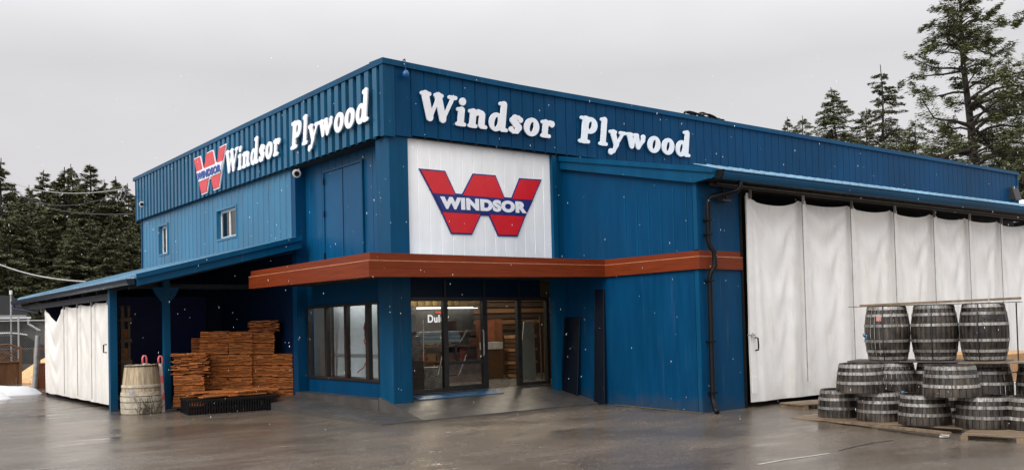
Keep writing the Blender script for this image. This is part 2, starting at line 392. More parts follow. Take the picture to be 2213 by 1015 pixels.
# ---- recessed bay with the double door (x=.3) above canopy
w = MB(); ribbed(w, (.3, .5, 0), (0, 1, 0), (-1, 0, 0), 3.44, 2.5, ZB, .30, [(0, 0), (.28, 0), (.284, -.01), (.294, -.01), (.30, 0)])
w.build('recessed_upper_wall', BLUE_R, ST)
d = MB(); d.box(.272, .298, 1.46, 2.22, 2.7, 4.73); d.box(.272, .298, 2.235, 3.01, 2.7, 4.73)
dd = d.build('loft_door', BLUE_R, ST)
f = MB(); f.box(.25, .298, 3.012, 3.06, 2.7, 4.78); f.box(.25, .298, 1.41, 1.458, 2.7, 4.78); f.box(.25, .298, 1.46, 3.01, 4.735, 4.78); f.build('frame', BLUE_TRIM, dd)
f = MB()
for z in (3.0, 3.85, 4.5): f.box(.235, .27, 3.0, 3.03, z, z+.12)
f.box(.262, .272, 2.222, 2.233, 2.75, 4.72); f.build('hinge', GUTTERDK, dd)
# ---- corner pillar
m = MB(); m.box(.04, .43, .04, .52, -.02, ZB-.001); m.build('corner_pillar', BLUE_TRIM, ST, bevel=.008)
# ---- lower bay wall with shop window
w = MB(); w.box(.3, .42, .52, .93, .0, 2.5); w.box(.3, .42, 3.92, 4.0, .0, 2.5); w.box(.301, .42, .93, 3.92, .0, .58); w.box(.301, .42, .93, 3.92, 2.07, 2.5)
w.build('lower_bay_wall', BLUE, ST)
sw = MB(); y0, y1, z0, z1 = .93, 3.92, .58, 2.07
for a, b in ((y0, y0+.05), (y1-.06, y1), (1.33, 1.44), (2.2, 2.29), (3.05, 3.13)): sw.box(.27, .36, a, b, z0+.05, z1-.05)
sw.box(.265, .36, y0, y1, z0, z0+.05); sw.box(.265, .36, y0, y1, z1-.05, z1)
o = sw.build('shop_window', BRONZE, ST)
p = MB(); p.box(.305, .312, y0+.05, y1-.06, z0+.05, z1-.05); p.build('pane', GLASS, o)
# ---- right wall: white panel, trims
w = MB(); ribbed(w, (.43, .1, 0), (1, 0, 0), (0, -1, 0), 3.36, 2.5, ZB, .245, [(0, 0), (.225, 0), (.231, -.008), (.239, -.008), (.245, 0)])
w.build('white_sign_panel', WHITE_PANEL, ST)
m = MB(); m.box(3.79, 3.9, .02, .2, .0, ZB); m.box(3.9, 4.09, .06, .2, .0, ZB); m.build('panel_side_trim', BLUE_TRIM, ST)
m = MB(); m.box(4.1, 24.3, .12, .2, .0, ZB); m.build('shed_back_wall', DARK, ST)  # dark colour paints in the shade behind the tarp
# ---- entrance storefront at y=.5
m = MB(); m.box(.43, 3.79, .5, .62, 2.13, 2.6); m.build('transom_panel', plain('transom_shaded', (.001, .012, .034), .4, spec=.2), ST)  # blue taken near black to paint in the canopy shade
e = MB()
for a, b in ((.43, .50), (1.40, 1.50), (2.31, 2.42), (3.17, 3.27), (3.92, 3.99)): e.box(a, b, .47, .56, .36, 2.13)
e.box(.43, 3.99, .465, .555, 2.06, 2.132); e.box(.5, 1.4, .475, .55, .36, .43); e.box(3.27, 3.92, .475, .55, .36, .43)
e.box(1.5, 2.31, .475, .55, .36, .46); e.box(1.5, 2.31, .475, .55, .86, .92)
for x in (1.45, 2.365, 3.22): e.box(x-.02, x+.02, .475, .499, 2.132, 2.5)
en = e.build('entrance', BRONZE, ST)
for xa, xb, za in ((.5, 1.4, .43), (1.5, 2.31, .46), (3.27, 3.92, .43)): MB().box(xa, xb, .505, .512, za, 2.06).build('pane', GLASS_DARK, en)
h = MB(); h.tube([(2.27, .42, 1.0), (2.27, .40, 1.05), (2.27, .40, 1.45), (2.27, .42, 1.5)], .014); h.build('handle', GALV, en)
# ---- interior shell
m = MB(); m.box(.43, 24, .56, 14.6, .24, .34); m.build('shop_floor', plain('shop_floor', (.14, .14, .13), .3), ST)
m = MB(); m.box(.43, 24, .65, 14.6, 3.3, 3.4); m.build('shop_ceiling', plain('shop_ceiling', (.18, .17, .15), .8), ST)
m = MB(); m.box(.43, 14, 9.0, 9.1, .34, 3.3); m.box(12, 12.1, .8, 9.0, .34, 3.3); m.build('shop_back_wall', plain('shop_wall', (.20, .16, .11), .8), ST)
m = MB(); m.box(1.25, 1.33, 2.0, 4.6, .34, 3.3); m.box(.43, 1.25, 4.5, 4.6, .34, 3.3); m.build('display_partition', plain('display_wall', (.50, .51, .50), .7, var=.08), ST)
# ---- walkway slab under the canopy (ramps up to the door sill)
m = MB()
m.hexa([(.0, -.95, -.1), (4.05, -.95, -.1), (4.05, .5, -.1), (.0, .5, -.1)], [(.0, -.95, .045), (4.05, -.95, .045), (4.05, .5, .35), (.0, .5, .35)])
m.hexa([(-.8, -.95, -.1), (-.001, -.95, -.1), (-.001, 3.95, -.1), (-.8, 3.95, -.1)], [(-.8, -.95, .04), (-.001, -.95, .045), (-.001, 3.95, .24), (-.8, 3.95, .18)])
m.box(.0, .3, .52, 3.95, -.1, .30)
tag(m.build('walkway', CONCRETE), 'dark wet concrete ramp under the brown canopy', None, kind='structure')
# ---- canopy: cedar fascia with ledge, soffit, running along the end wall
kzt, kzb = 2.775, 2.455
path = [(-1.08, 3.69, 2.77, 2.425), (-1.08, -1.17, 2.785, 2.395), (4.03, -1.17, 2.785, 2.455), (4.03, -3.51, 2.785, 2.465), (5.2, -3.51, 2.79, 2.465)]
lo, up = MB(), MB()
def offs(pth, d):
    out = []
    for i, (x, y, a, b) in enumerate(pth):
        ns = []
        for j in (i-1, i):
            if 0 <= j < len(pth)-1:
                dx, dy = pth[j+1][0]-pth[j][0], pth[j+1][1]-pth[j][1]; l = math.hypot(dx, dy); ns.append((-dy/l, dx/l))
        if len(ns) == 1: nx_, ny_ = ns[0]; k = 1
        else:
            nx_, ny_ = ns[0][0]+ns[1][0], ns[0][1]+ns[1][1]; l = math.hypot(nx_, ny_); nx_ /= l; ny_ /= l; k = 1/max(.3, nx_*ns[0][0]+ny_*ns[0][1])
        out.append((x+nx_*d*k, y+ny_*d*k))
    return out
inn = offs(path, .085); out_lo = [(p[0], p[1]) for p in path]; out_up = offs(path, .045)
for mbx, ring, sel in ((lo, out_lo, 0), (up, out_up, 1)):
    for i in range(len(path)-1):
        def zs(k):
            a, b = path[k][2], path[k][3]; l = a-(a-b)*.34
            return (b, l) if sel == 0 else (l, a)
        (a0, a1), (b0, b1) = zs(i), zs(i+1)
        p, q, r_, s_ = ring[i], ring[i+1], inn[i+1], inn[i]
        mbx.hexa([(*p, a0), (*q, b0), (*r_, b0), (*s_, a0)], [(*p, a1), (*q, b1), (*r_, b1), (*s_, a1)])
tr_ = MB(); rt0, rt1 = offs(path, -.004), offs(path, .044)
for i in range(len(path)-1):
    z0, z1 = [path[k][2]-(path[k][2]-path[k][3])*.34 for k in (i, i+1)]
    tr_.hexa([(*rt0[i], z0-.004), (*rt0[i+1], z1-.004), (*rt1[i+1], z1+.0005), (*rt1[i], z0+.0005)], [(*rt0[i], z0+.010), (*rt0[i+1], z1+.010), (*rt1[i+1], z1+.012), (*rt1[i], z0+.012)])
tr_.build('ledge_highlight', plain('cedar_highlight', (.42, .17, .085), .35), ST)  # pale strip added to draw the sky highlight on the canopy ledge
lo.build('canopy_fascia', CEDAR, ST); up.build('canopy_upper_board', CEDAR, ST)
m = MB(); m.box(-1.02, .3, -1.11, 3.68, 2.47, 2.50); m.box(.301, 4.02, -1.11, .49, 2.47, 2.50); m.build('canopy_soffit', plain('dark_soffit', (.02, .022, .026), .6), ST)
m = MB(); m.box(-1.02, .28, -1.11, 3.68, 2.72, 2.75); m.box(.281, 4.02, -1.11, .01, 2.72, 2.75); m.build('canopy_roof', BLUE_TRIM, ST)
# ---- right lean-to (end wall x=4.09, front wall y=-3.45)
w = MB()
w.prism([(-3.45, -.1), (.06, -.1), (.06, 4.90), (-3.45, 4.12)], lambda p: (4.09, p[0], p[1]), lambda p: (4.2, p[0], p[1]))
ribs_ = MB()
w.build('lean_to_end_wall', BLUE, ST)
for y in (-3.2, -2.9, -2.6, -2.3, -2.0, -1.7): ribs_.box(4.082, 4.089, y-.012, y+.012, 2.80, 3.95)
ribs_.box(4.075, 4.089, -3.45, -3.36, -.06, 2.46); ribs_.box(4.075, 4.089, -3.45, -3.36, 2.8, 3.95)
ribs_.build('wall_seam', BLUE_TRIM, ST)
w = MB(); w.box(4.09, 5.2, -3.46, -3.34, -.1, 3.95); w.build('lean_to_front_wall', BLUE, ST)
w = MB(); w.box(5.2, 5.27, -3.47, -3.3, -.1, 3.95); w.build('door_jamb', BLACK, ST)
rk = MB()   # rake boards, two steps
rk.prism([(.03, 4.70), (.03, 4.93), (-3.9, 4.115), (-3.9, 3.985), (-3.45, 3.95)], lambda p: (4.0, p[0], p[1]), lambda p: (4.088, p[0], p[1]))
rk.prism([(.03, 4.86), (.03, 4.96), (-3.9, 4.145), (-3.9, 4.06)], lambda p: (3.965, p[0], p[1]), lambda p: (3.999, p[0], p[1]))
rk.build('rake_board', BLUE_TRIM, ST)
m = MB()   # roof sheet and the raised eave sheet that shows above the gutter
m.hexa([(4.1, -3.92, 4.08), (24.4, -3.92, 4.08), (24.4, .0, 4.9), (4.1, .0, 4.9)], [(4.1, -3.92, 4.10), (24.4, -3.92, 4.10), (24.4, .0, 4.92), (4.1, .0, 4.92)])
m.build('lean_to_roof', ROOF_BLUE, ST)
m = MB(); m.hexa([(4.16, -3.95, 4.125), (24.5, -3.95, 4.20), (24.5, -3.42, 4.36), (4.06, -3.42, 4.285)], [(4.16, -3.95, 4.133), (24.5, -3.95, 4.208), (24.5, -3.42, 4.37), (4.06, -3.42, 4.295)])
k = 4.4
while k < 24.2:
    z = .075*(k-4.1)/20.4
    m.hexa([(k, -3.96, 4.134+z), (k+.03, -3.96, 4.134+z), (k+.03, -3.42, 4.296+z), (k, -3.42, 4.296+z)], [(k, -3.96, 4.152+z), (k+.03, -3.96, 4.152+z), (k+.03, -3.42, 4.314+z), (k, -3.42, 4.314+z)]); k += .3
m.build('eave_sheet', ROOF_BLUE, ST)
gt = MB()   # K-style gutter
prof = [(-3.90, 3.955), (-3.99, 3.955), (-4.02, 4.0), (-4.035, 4.05), (-4.03, 4.07), (-4.05, 4.085), (-4.05, 4.10), (-3.90, 4.10)]
gt.prism(prof, lambda p: (4.11, p[0], p[1]), lambda p: (24.5, p[0], p[1]+.07))
gu = gt.build('gutter', BLUE_TRIM, ST)
e_ = MB(); e_.prism([(a*1.0, b) for a, b in prof], lambda p: (4.06, p[0]-.005, p[1]+.005), lambda p: (4.109, p[0]-.005, p[1]+.005)); e_.build('end_cap', BLACK, gu)
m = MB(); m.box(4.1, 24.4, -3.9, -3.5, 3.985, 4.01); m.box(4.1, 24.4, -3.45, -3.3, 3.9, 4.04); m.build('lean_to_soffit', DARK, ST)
rl = MB(); rl.box(4.3, 24.3, -3.62, -3.55, 3.90, 3.965); rl.tube([(4.35, -3.70, 3.935), (24.3, -3.70, 3.98)], .022)
k = 4.9
while k < 24: rl.box(k, k+.05, -3.72, -3.5, 3.945, 3.985); k += 1.1
rl.build('door_rail', plain('rail_brown', (.035, .028, .024), .5), ST)
dn = MB()
P = [(4.62, -3.96, 3.97), (4.62, -3.96, 3.84), (4.58, -3.92, 3.79), (4.33, -3.57, 3.71), (4.28, -3.53, 3.64), (4.26, -3.53, 2.95), (4.28, -3.55, 2.85), (4.34, -3.585, 2.76), (4.345, -3.585, 2.50), (4.28, -3.55, 2.40), (4.265, -3.53, 2.3), (4.25, -3.53, .26), (4.24, -3.55, .18), (4.17, -3.64, .06), (4.12, -3.72, .02)]
dn.tube(P, .043, 10); ds = dn.build('downspout', BLACK, ST, smooth=True)
for z in (3.3, 3.05, 2.25, 1.2, .32): MB().box(4.2, 4.325, -3.58, -3.463, z, z+.03).build('bracket', BLACK, ds)
# ---- left lean-to
LT = ST
LT0, LT1 = 3.76, 15.0
w = MB()
w.hexa([(-3.26, LT0, 2.60), (.07, LT0, 3.47), (.07, LT1, 3.47), (-3.26, LT1, 2.60)], [(-3.26, LT0, 2.635), (.07, LT0, 3.505), (.07, LT1, 3.505), (-3.26, LT1, 2.635)])
k = LT0+.2
while k < LT1-.1:
    w.hexa([(-3.27, k, 2.634), (.06, k, 3.504), (.06, k+.035, 3.504), (-3.27, k+.035, 2.634)], [(-3.27, k, 2.658), (.06, k, 3.528), (.06, k+.035, 3.528), (-3.27, k+.035, 2.658)]); k += .3
w.build('yard_roof', ROOF_BLUE, ST)
rk = MB()
rk.prism([(-3.22, 2.47), (.07, 3.27), (.07, 3.5), (-3.22, 2.665)], lambda p: (p[0], LT0-.02, p[1]), lambda p: (p[0], LT0-.07, p[1]))
rk.prism([(-3.24, 2.60), (.07, 3.43), (.07, 3.53), (-3.24, 2.69)], lambda p: (p[0], LT0-.071, p[1]), lambda p: (p[0], LT0-.11, p[1]))
rk.build('yard_rake_board', BLUE_TRIM, ST)
gt = MB(); prof = [(-3.26, 2.50), (-3.36, 2.49), (-3.40, 2.53), (-3.41, 2.60), (-3.26, 2.61)]
gt.prism(prof, lambda p: (p[0], LT0-.05, p[1]), lambda p: (p[0], LT1+.1, p[1]-.03)); gt.tube([(-3.35, LT1-.05, 2.44), (-3.35, LT1-.1, 2.36), (-3.0, LT1-1.6, 2.2)], .04)
gt.build('yard_gutter', GUTTERDK, ST)
m = MB()
for y in np.arange(LT0+.5, LT1, 1.2): m.hexa([(-3.2, y, 2.43), (.06, y, 3.22), (.06, y+.05, 3.22), (-3.2, y+.05, 2.43)], [(-3.2, y, 2.59), (.06, y, 3.39), (.06, y+.05, 3.39), (-3.2, y+.05, 2.59)])
m.box(-3.16, -3.04, 5.93, LT1, 2.30, 2.42); m.box(-2.99, .06, 5.5, 5.6, 2.50, 2.60)
m.build('yard_rafter', plain('dark_timber', (.018, .02, .03), .7), ST)
m = MB(); m.box(-3.17, -3.03, 5.78, 5.92, -.05, 2.50); m.build('yard_post', BLUE_TRIM, ST)
px2 = at(364, 885, 2, .02)
m = MB(); X, Y = px2.x, px2.y; m.box(X-.062, X+.062, Y, Y+.13, -.05, 2.75)
m.hexa([(X-.07, Y+.01, 2.22), (X+.07, Y+.01, 2.22), (X+.07, Y+.12, 2.22), (X-.07, Y+.12, 2.22)], [(X-.20, Y+.01, 2.38), (X+.20, Y+.01, 2.38), (X+.20, Y+.12, 2.38), (X-.20, Y+.12, 2.38)])
m.hexa([(X-.20, Y+.01, 2.381), (X+.20, Y+.01, 2.381), (X+.20, Y+.12, 2.381), (X-.20, Y+.12, 2.381)], [(X-.26, Y+.01, 2.52), (X+.26, Y+.01, 2.52), (X+.26, Y+.12, 2.52), (X-.26, Y+.12, 2.52)])
m.build('yard_post', BLUE_TRIM, ST)
m = MB(); m.box(X-.16, X+.16, Y-.012, Y-.002, -.0, .03); m.build('post_foot', GALV, ST)
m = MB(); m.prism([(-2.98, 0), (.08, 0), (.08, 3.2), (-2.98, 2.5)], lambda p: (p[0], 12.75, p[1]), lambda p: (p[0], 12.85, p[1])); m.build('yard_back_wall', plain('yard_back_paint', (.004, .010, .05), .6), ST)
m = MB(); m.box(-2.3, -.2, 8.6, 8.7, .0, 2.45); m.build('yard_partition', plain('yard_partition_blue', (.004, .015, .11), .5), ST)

# ------------------------------------------------------------------ tarp curtains
def tarp(name, label, O, U, Nn, clips, ztop, zbot, sags, mat, seed, amp=1.0, zb_fn=None):
    rnd = random.Random(seed); O, U, Nn = Vector(O), Vector(U), Vector(Nn)
    root = thing(name, label, 'curtain', tuple(O+U*clips[0]+Vector((0, 0, zbot))))
    mb = MB(); nv = 64; nu = 22; cols = []
    for pi in range(len(clips)-1):
        s = sags[pi]; r1, r2, r3 = rnd.random(), rnd.random(), rnd.random()
        for i in range(nu + (1 if pi == len(clips)-2 else 0)):
            a = i/nu; u = clips[pi]+(clips[pi+1]-clips[pi])*a; q = 1-(2*a-1)**2
            zt_ = ztop(u) - s*(q**.8 if s < .25 else (1-abs(2*a-1))**1.15)*(1+.3*(a-.5)*(r1-.5)); zb_ = zbot+(zb_fn(u) if zb_fn else 0)+.012*noise.noise(Vector((u*1.5, seed, 0)))
            col = []
            for j in range(nv+1):
                v = j/nv; z = zt_+(zb_-zt_)*v; Hh = v*(ztop(u)-zbot)
                # swags hang from clip to clip: radiating U-shaped creases that fade downwards
                cen = .5+.10*(r2-.5)
                aa = min(1, abs((a-cen)*2)); h0 = Hh/(1-aa**(1.25+.3*r1)+.06)
                h0 += .26*noise.noise(Vector((u*1.1, z*.9, seed*2.2)))
                ph = h0/(.80+.30*r3)+r1; w_ = abs((ph % 1)*2-1); w_ = w_*w_*(3-2*w_)
                d = amp*(.072 if s < .25 else .13)*(w_-.5)*math.exp(-h0*.62)*min(1, q*2.2)
                # folds that run down from each clip
                for e_, sg in ((a, 1), (1-a, -1)):
                    x = e_-.10-.10*v-.05*r3; d += .030*amp*math.exp(-(x/.055)**2)*(1-.3*v)
                    x = e_-.22-.16*v; d -= .022*amp*math.exp(-(x/.06)**2)*math.sin(math.pi*min(1, v+.15))
                d += .045*amp*q*math.sin(math.pi*v**.8)*(.4+r1)
                d += .022*amp*noise.noise(Vector((u*.9, z*.5, seed*3.1)))+.008*amp*noise.noise(Vector((u*3.2+z*.8, z*1.9, seed*7.7)))
                d += .020*amp*math.sin(u*6.5+1.5*noise.noise(Vector((u, z*.6, seed)))+r2*4)*v
                p = O+U*u+Nn*d; col.append((p.x, p.y, z))
            cols.append(col)
    for c_ in cols: mb.v += c_
    for i in range(len(cols)-1):
        for j in range(nv):
            a = i*(nv+1)+j; mb.f.append((a, a+nv+1, a+nv+2, a+1))
    ob = mb.build('tarp', mat, root, smooth=True)
    return root
tR = lambda u: 3.815
clipsR = [5.33, 6.93, 8.56, 10.19, 11.83, 13.45, 15.05, 16.66, 18.3, 19.9, 21.5, 23.1]
TR = tarp('tarp_curtain', 'long off white tarp door curtain on the blue right hand shed, behind the barrels', (0, -3.50, 0), (1, 0, 0), (0, -1, 0), clipsR, tR, .09, [.15, .06, .09, .11, .08, .07, .09, .08, .09, .08, .09], TARP, 3)
BAT = plain('batten_white', (.80, .79, .77), .5, var=.05)
for i, u in enumerate(clipsR):
    b_ = MB(); zb_ = .30 if i == 0 else (.37 if i == 1 else .16)
    if i == 0: b_.box(u-.07, u+.07, -3.585, -3.575, zb_, 3.84); b_.box(u-.08, u+.06, -3.60, -3.5855, .26, .55)
    else: b_.box(u+.0, u+.095, -3.60, -3.585, zb_, 3.80)
    b_.build('batten', BAT, TR)
    if i:
        s_ = MB(); s_.box(u-.016, u-.001, -3.60, -3.588, zb_, 3.78); s_.build('seam', plain('seam_grey', (.27, .26, .25), .7) if i == 1 else bpy.data.materials['seam_grey'], TR)
    c_ = MB(); c_.box(u-.025, u+.035, -3.625, -3.601, 3.74, 3.90); c_.box(u-.012, u+.022, -3.635, -3.6255, 3.76, 3.89); c_.build('clip', GREYPLASTIC if i % 2 else plain('clip_grey', (.12, .11, .10), .5), TR)
h = MB(); h.tube([(5.37, -3.60, 1.25), (5.37, -3.66, 1.24), (5.37, -3.67, 1.10), (5.37, -3.66, 1.03), (5.37, -3.60, 1.02)], .014); h.build('handle', BLACK, TR)
h = MB(); h.box(5.16, 5.34, -3.63, -3.60, 1.28, 1.31); h.tube([(5.25, -3.64, 1.25), (5.25, -3.64, 1.34)], .012); h.build('latch', GALV, TR)
tL = lambda u: 2.28
clipsL = [6.10, 7.42, 8.68, 9.98, 12.5]
TL = tarp('tarp_curtain', 'short cream tarp curtain with a collapsed corner at the left yard shed', (-3.05, 0, 0), (0, 1, 0), (-1, 0, 0), clipsL, tL, .12, [.03, .05, .06, .36], TARP_L, 11, .8)
for u in clipsL[1:4]:
    b_ = MB(); b_.box(-3.14, -3.131, u-.03, u-.004, .2, 2.25); b_.build('seam', bpy.data.materials['seam_grey'], TL)
for u in clipsL:
    b_ = MB(); b_.box(-3.14, -3.10, u-.02, u+.03, 2.2, 2.34); b_.build('clip', bpy.data.materials['clip_grey'], TL)
h = MB(); h.tube([(-3.13, 6.2, 1.38), (-3.19, 6.2, 1.37), (-3.19, 6.2, 1.22), (-3.13, 6.2, 1.21)], .014); h.build('handle', BLACK, TL)
m = MB(); m.box(-3.10, -3.06, 6.0, 6.12, .12, 2.28); m.build('edge_board', BAT, TL)

# ------------------------------------------------------------------ lettering
def ell(X, Y, cx, cy, a, b, rot=0):
    x, y = X-cx, Y-cy; c, s = math.cos(rot), math.sin(rot); x, y = x*c+y*s, -x*s+y*c
    return (np.sqrt((x/a)**2+(y/b)**2)-1)*min(a, b)
def cap_(X, Y, p, q, r0, r1):
    px, py = p; dx, dy = q[0]-px, q[1]-py; L = dx*dx+dy*dy+1e-9
    t = np.clip(((X-px)*dx+(Y-py)*dy)/L, 0, 1)
    return np.sqrt((X-px-t*dx)**2+(Y-py-t*dy)**2)-(r0+(r1-r0)*t)
def smin(a, b, k=.035):
    h = np.clip(.5+.5*(b-a)/k, 0, 1); return b+(a-b)*h-k*h*(1-h)
GL = {  # strokes: (x0,y0,x1,y1,r0,r1); rings: ('e',cx,cy,a,b, hole a,b)
 'W': (1.36, [(.16,.90,.42,.14,.125,.115),(.42,.10,.66,.80,.05,.06),(.66,.90,.92,.14,.125,.115),(.92,.10,1.22,.88,.05,.06),(.03,.925,.32,.925,.06,.06),(.55,.925,.80,.925,.055,.055),(1.10,.925,1.34,.925,.06,.06)], []),
 'i': (.44, [(.21,.54,.21,.12,.115,.115),(.08,.06,.37,.06,.058,.058),(.07,.56,.2,.58,.062,.06),(.22,.84,.22,.845,.125,.125)], []),
 'n': (.80, [(.20,.54,.20,.12,.115,.115),(.08,.06,.34,.06,.058,.058),(.06,.56,.2,.58,.062,.06),(.22,.42,.40,.56,.05,.085),(.40,.56,.52,.52,.09,.11),(.57,.48,.57,.14,.112,.115),(.57,.08,.75,.065,.07,.055)], []),
 'd': (.82, [(.60,.96,.60,.12,.115,.115),(.44,.98,.58,1.0,.06,.06),(.60,.07,.78,.06,.07,.055)], [('e',.32,.31,.29,.325,.085,.2)]),
 's': (.62, [(.50,.50,.40,.575,.09,.06),(.40,.575,.24,.57,.06,.09),(.24,.57,.15,.46,.09,.10),(.15,.46,.30,.34,.10,.12),(.30,.34,.45,.22,.12,.11),(.45,.22,.38,.09,.11,.08),(.38,.09,.22,.055,.08,.06),(.22,.055,.12,.13,.06,.095)], []),
 'o': (.70, [], [('e',.34,.31,.33,.33,.095,.205)]),
 'r': (.66, [(.21,.54,.21,.12,.115,.115),(.08,.06,.42,.06,.058,.058),(.06,.56,.2,.58,.062,.06),(.24,.42,.40,.56,.05,.07),(.40,.56,.50,.52,.08,.115)], []),
 'P': (.88, [(.26,.88,.26,.12,.13,.13),(.06,.06,.46,.06,.06,.06),(.06,.93,.36,.93,.058,.058)], [('e',.49,.68,.33,.305,.085,.165)]),
 'l': (.44, [(.22,.96,.22,.12,.115,.115),(.08,.06,.38,.06,.058,.058),(.08,.98,.2,1.0,.06,.06)], []),
 'y': (.80, [(.18,.54,.38,.10,.115,.10),(.38,.06,.66,.54,.05,.06),(.40,.10,.28,-.16,.09,.06),(.28,-.16,.15,-.19,.06,.115),(.04,.57,.30,.57,.058,.058),(.54,.57,.76,.57,.058,.058)], []),
 'w': (1.06, [(.17,.52,.31,.14,.115,.105),(.31,.10,.46,.48,.06,.06),(.50,.52,.64,.14,.115,.105),(.64,.10,.86,.40,.06,.075),(.86,.40,.86,.53,.08,.10),(.04,.57,.26,.57,.058,.058),(.40,.57,.56,.57,.055,.055)], []),
}
def glyph(ch):
    st, rg = GL[ch][1], GL[ch][2]; h = .0125
    gx = np.arange(-.18, 1.6, h); gy = np.arange(-.42, 1.2, h); X, Y = np.meshgrid(gx, gy, indexing='ij')
    D = np.full_like(X, 9.0)
    for _, cx, cy, a, b, ha, hb in rg: D = np.minimum(D, ell(X, Y, cx, cy, a, b))
    hole = np.full_like(X, 9.0)
    for _, cx, cy, a, b, ha, hb in rg: hole = np.minimum(hole, ell(X, Y, cx, cy, ha, hb, -.15))
    D = np.maximum(D, -hole) if rg else D
    for x0, y0, x1, y1, r0, r1 in st:
        D = smin(D, cap_(X, Y, (x0, y0), (x1, y1), r0, r1))
    for _, cx, cy, a, b, ha, hb in rg: D = np.maximum(D, -ell(X, Y, cx, cy, ha, hb, -.15))
    D = D-.006
    # marching squares -> loops
    seg = {}
    nxg, nyg = D.shape
    def ip(i, j, k, l):
        a, b = D[i, j], D[k, l]; t = a/(a-b); return (gx[i]+(gx[k]-gx[i])*t, gy[j]+(gy[l]-gy[j])*t)
    I, J = np.where((np.minimum.reduce([D[:-1, :-1], D[1:, :-1], D[1:, 1:], D[:-1, 1:]]) < 0) & (np.maximum.reduce([D[:-1, :-1], D[1:, :-1], D[1:, 1:], D[:-1, 1:]]) >= 0))
    pts = {}
    for i, j in zip(I, J):
        c = [(i, j), (i+1, j), (i+1, j+1), (i, j+1)]; ins = [D[p] < 0 for p in c]
        outs, ent = [], []
        for k in range(4):
            p, q = c[k], c[(k+1) % 4]
            if ins[k] != ins[(k+1) % 4]:
                key = tuple(sorted((p, q))); pts[key] = ip(*p, *q)
                (outs if ins[k] else ent).append(key)   # leaving / entering along ccw walk
        for a, b in zip(outs, ent): seg[a] = b
    loops = []
    while seg:
        s0 = next(iter(seg)); loop = [s0]; cur = seg.pop(s0)
        while cur != s0 and cur in seg: loop.append(cur); cur = seg.pop(cur)
        P_ = [pts[k] for k in loop]
        if len(P_) > 8: loops.append(P_[::2])
    # keep only sizeable loops
    def area(P): return abs(sum(P[i][0]*P[(i+1) % len(P)][1]-P[(i+1) % len(P)][0]*P[i][1] for i in range(len(P))))/2
    return [l for l in loops if area(l) > .004]
GCACHE = {}
def word(txt, org, U, up, width, height, depth, name, mat, parent, shear=.13):
    """extruded lettering; org = baseline start, height = cap height"""
    tot = sum(GL[c][0]+.05 for c in txt); sx = width/tot; x = 0; V, Fc = [], []
    for ci, ch in enumerate(txt):      # one closed outline per letter, gathered into one mesh
        if ch not in GCACHE: GCACHE[ch] = glyph(ch)
        cu = bpy.data.curves.new(name, 'CURVE'); cu.dimensions = '2D'; cu.fill_mode = 'BOTH'; cu.extrude = depth/2; cu.bevel_depth = .002; cu.bevel_resolution = 1
        for lp in GCACHE[ch]:
            sp = cu.splines.new('POLY'); sp.points.add(len(lp)-1); sp.use_cyclic_u = True
            for q, (a, b) in zip(sp.points, lp): q.co = ((x+a)*sx+shear*b*height, b*height, 0, 1)
        tmp = bpy.data.objects.new(name, cu); COL.objects.link(tmp)
        dg = bpy.context.evaluated_depsgraph_get(); m1 = bpy.data.meshes.new_from_object(tmp.evaluated_get(dg)); bpy.data.objects.remove(tmp)
        n0 = len(V); V += [(v.co.x, v.co.y, v.co.z+.0006*(ci % 2)) for v in m1.vertices]; Fc += [tuple(n0+k for k in p.vertices) for p in m1.polygons]
        x += GL[ch][0]+.05
    me = bpy.data.meshes.new(name); me.from_pydata(V, [], Fc); me.update()
    return place_flat(me, org, U, up, name, mat, parent)
def place_flat(me, org, U, up, name, mat, parent):
    U, up, org = Vector(U), Vector(up), Vector(org); nrm = U.cross(up)
    mt = Matrix((( U.x, up.x, nrm.x, org.x), (U.y, up.y, nrm.y, org.y), (U.z, up.z, nrm.z, org.z), (0, 0, 0, 1)))
    off = Vector((0, 0, 0)); o = parent
    while o: off += o.location; o = o.parent
    me.transform(Matrix.Translation(-off) @ mt); me.materials.clear(); me.materials.append(mat)
    for p in me.polygons: p.material_index = 0
    ob = bpy.data.objects.new(name, me); COL.objects.link(ob); ob.parent = parent; return ob
def text(txt, org, U, up, width, height, depth, name, mat, parent, bold=.02):
    cu = bpy.data.curves.new(name, 'FONT'); cu.body = txt; cu.extrude = depth/2; cu.offset = bold; cu.size = 1; cu.space_character = 1.12
    tmp = bpy.data.objects.new(name, cu); COL.objects.link(tmp)
    dg = bpy.context.evaluated_depsgraph_get(); me = bpy.data.meshes.new_from_object(tmp.evaluated_get(dg)); bpy.data.objects.remove(tmp)
    xs_ = [v.co.x for v in me.vertices]; ys_ = [v.co.y for v in me.vertices]
    x0, x1, y0, y1 = min(xs_), max(xs_), min(ys_), max(ys_)
    for v in me.vertices:
        v.co.x = (v.co.x-x0)/(x1-x0)*width; v.co.y = (v.co.y-y0)/(y1-y0)*height
    return place_flat(me, org, U, up, name, mat, parent)
SG = thing('wall_lettering', 'large raised white words on the grooved front parapet above the white panel', 'sign', (.6, -.06, 5.28))
word('Windsor', (.60, -.06, 5.275), (1, 0, 0), (0, 0, 1), 3.22, .545, .022, 'lettering', LETTER, SG)
word('Plywood', (4.44, -.06, 5.275), (1, 0, 0), (0, 0, 1), 3.42, .555, .022, 'lettering', LETTER, SG)
SG = thing('wall_lettering', 'raised white words on the ribbed side parapet beside the red emblem', 'sign', (-.09, 7.3, 5.28))
word('Windsor', (-.145, 7.30, 5.275), (0, -1, 0), (0, 0, 1), 3.14, .55, .022, 'lettering', LETTER, SG)
word('Plywood', (-.145, 3.66, 5.275), (0, -1, 0), (0, 0, 1), 3.26, .555, .022, 'lettering', LETTER, SG)
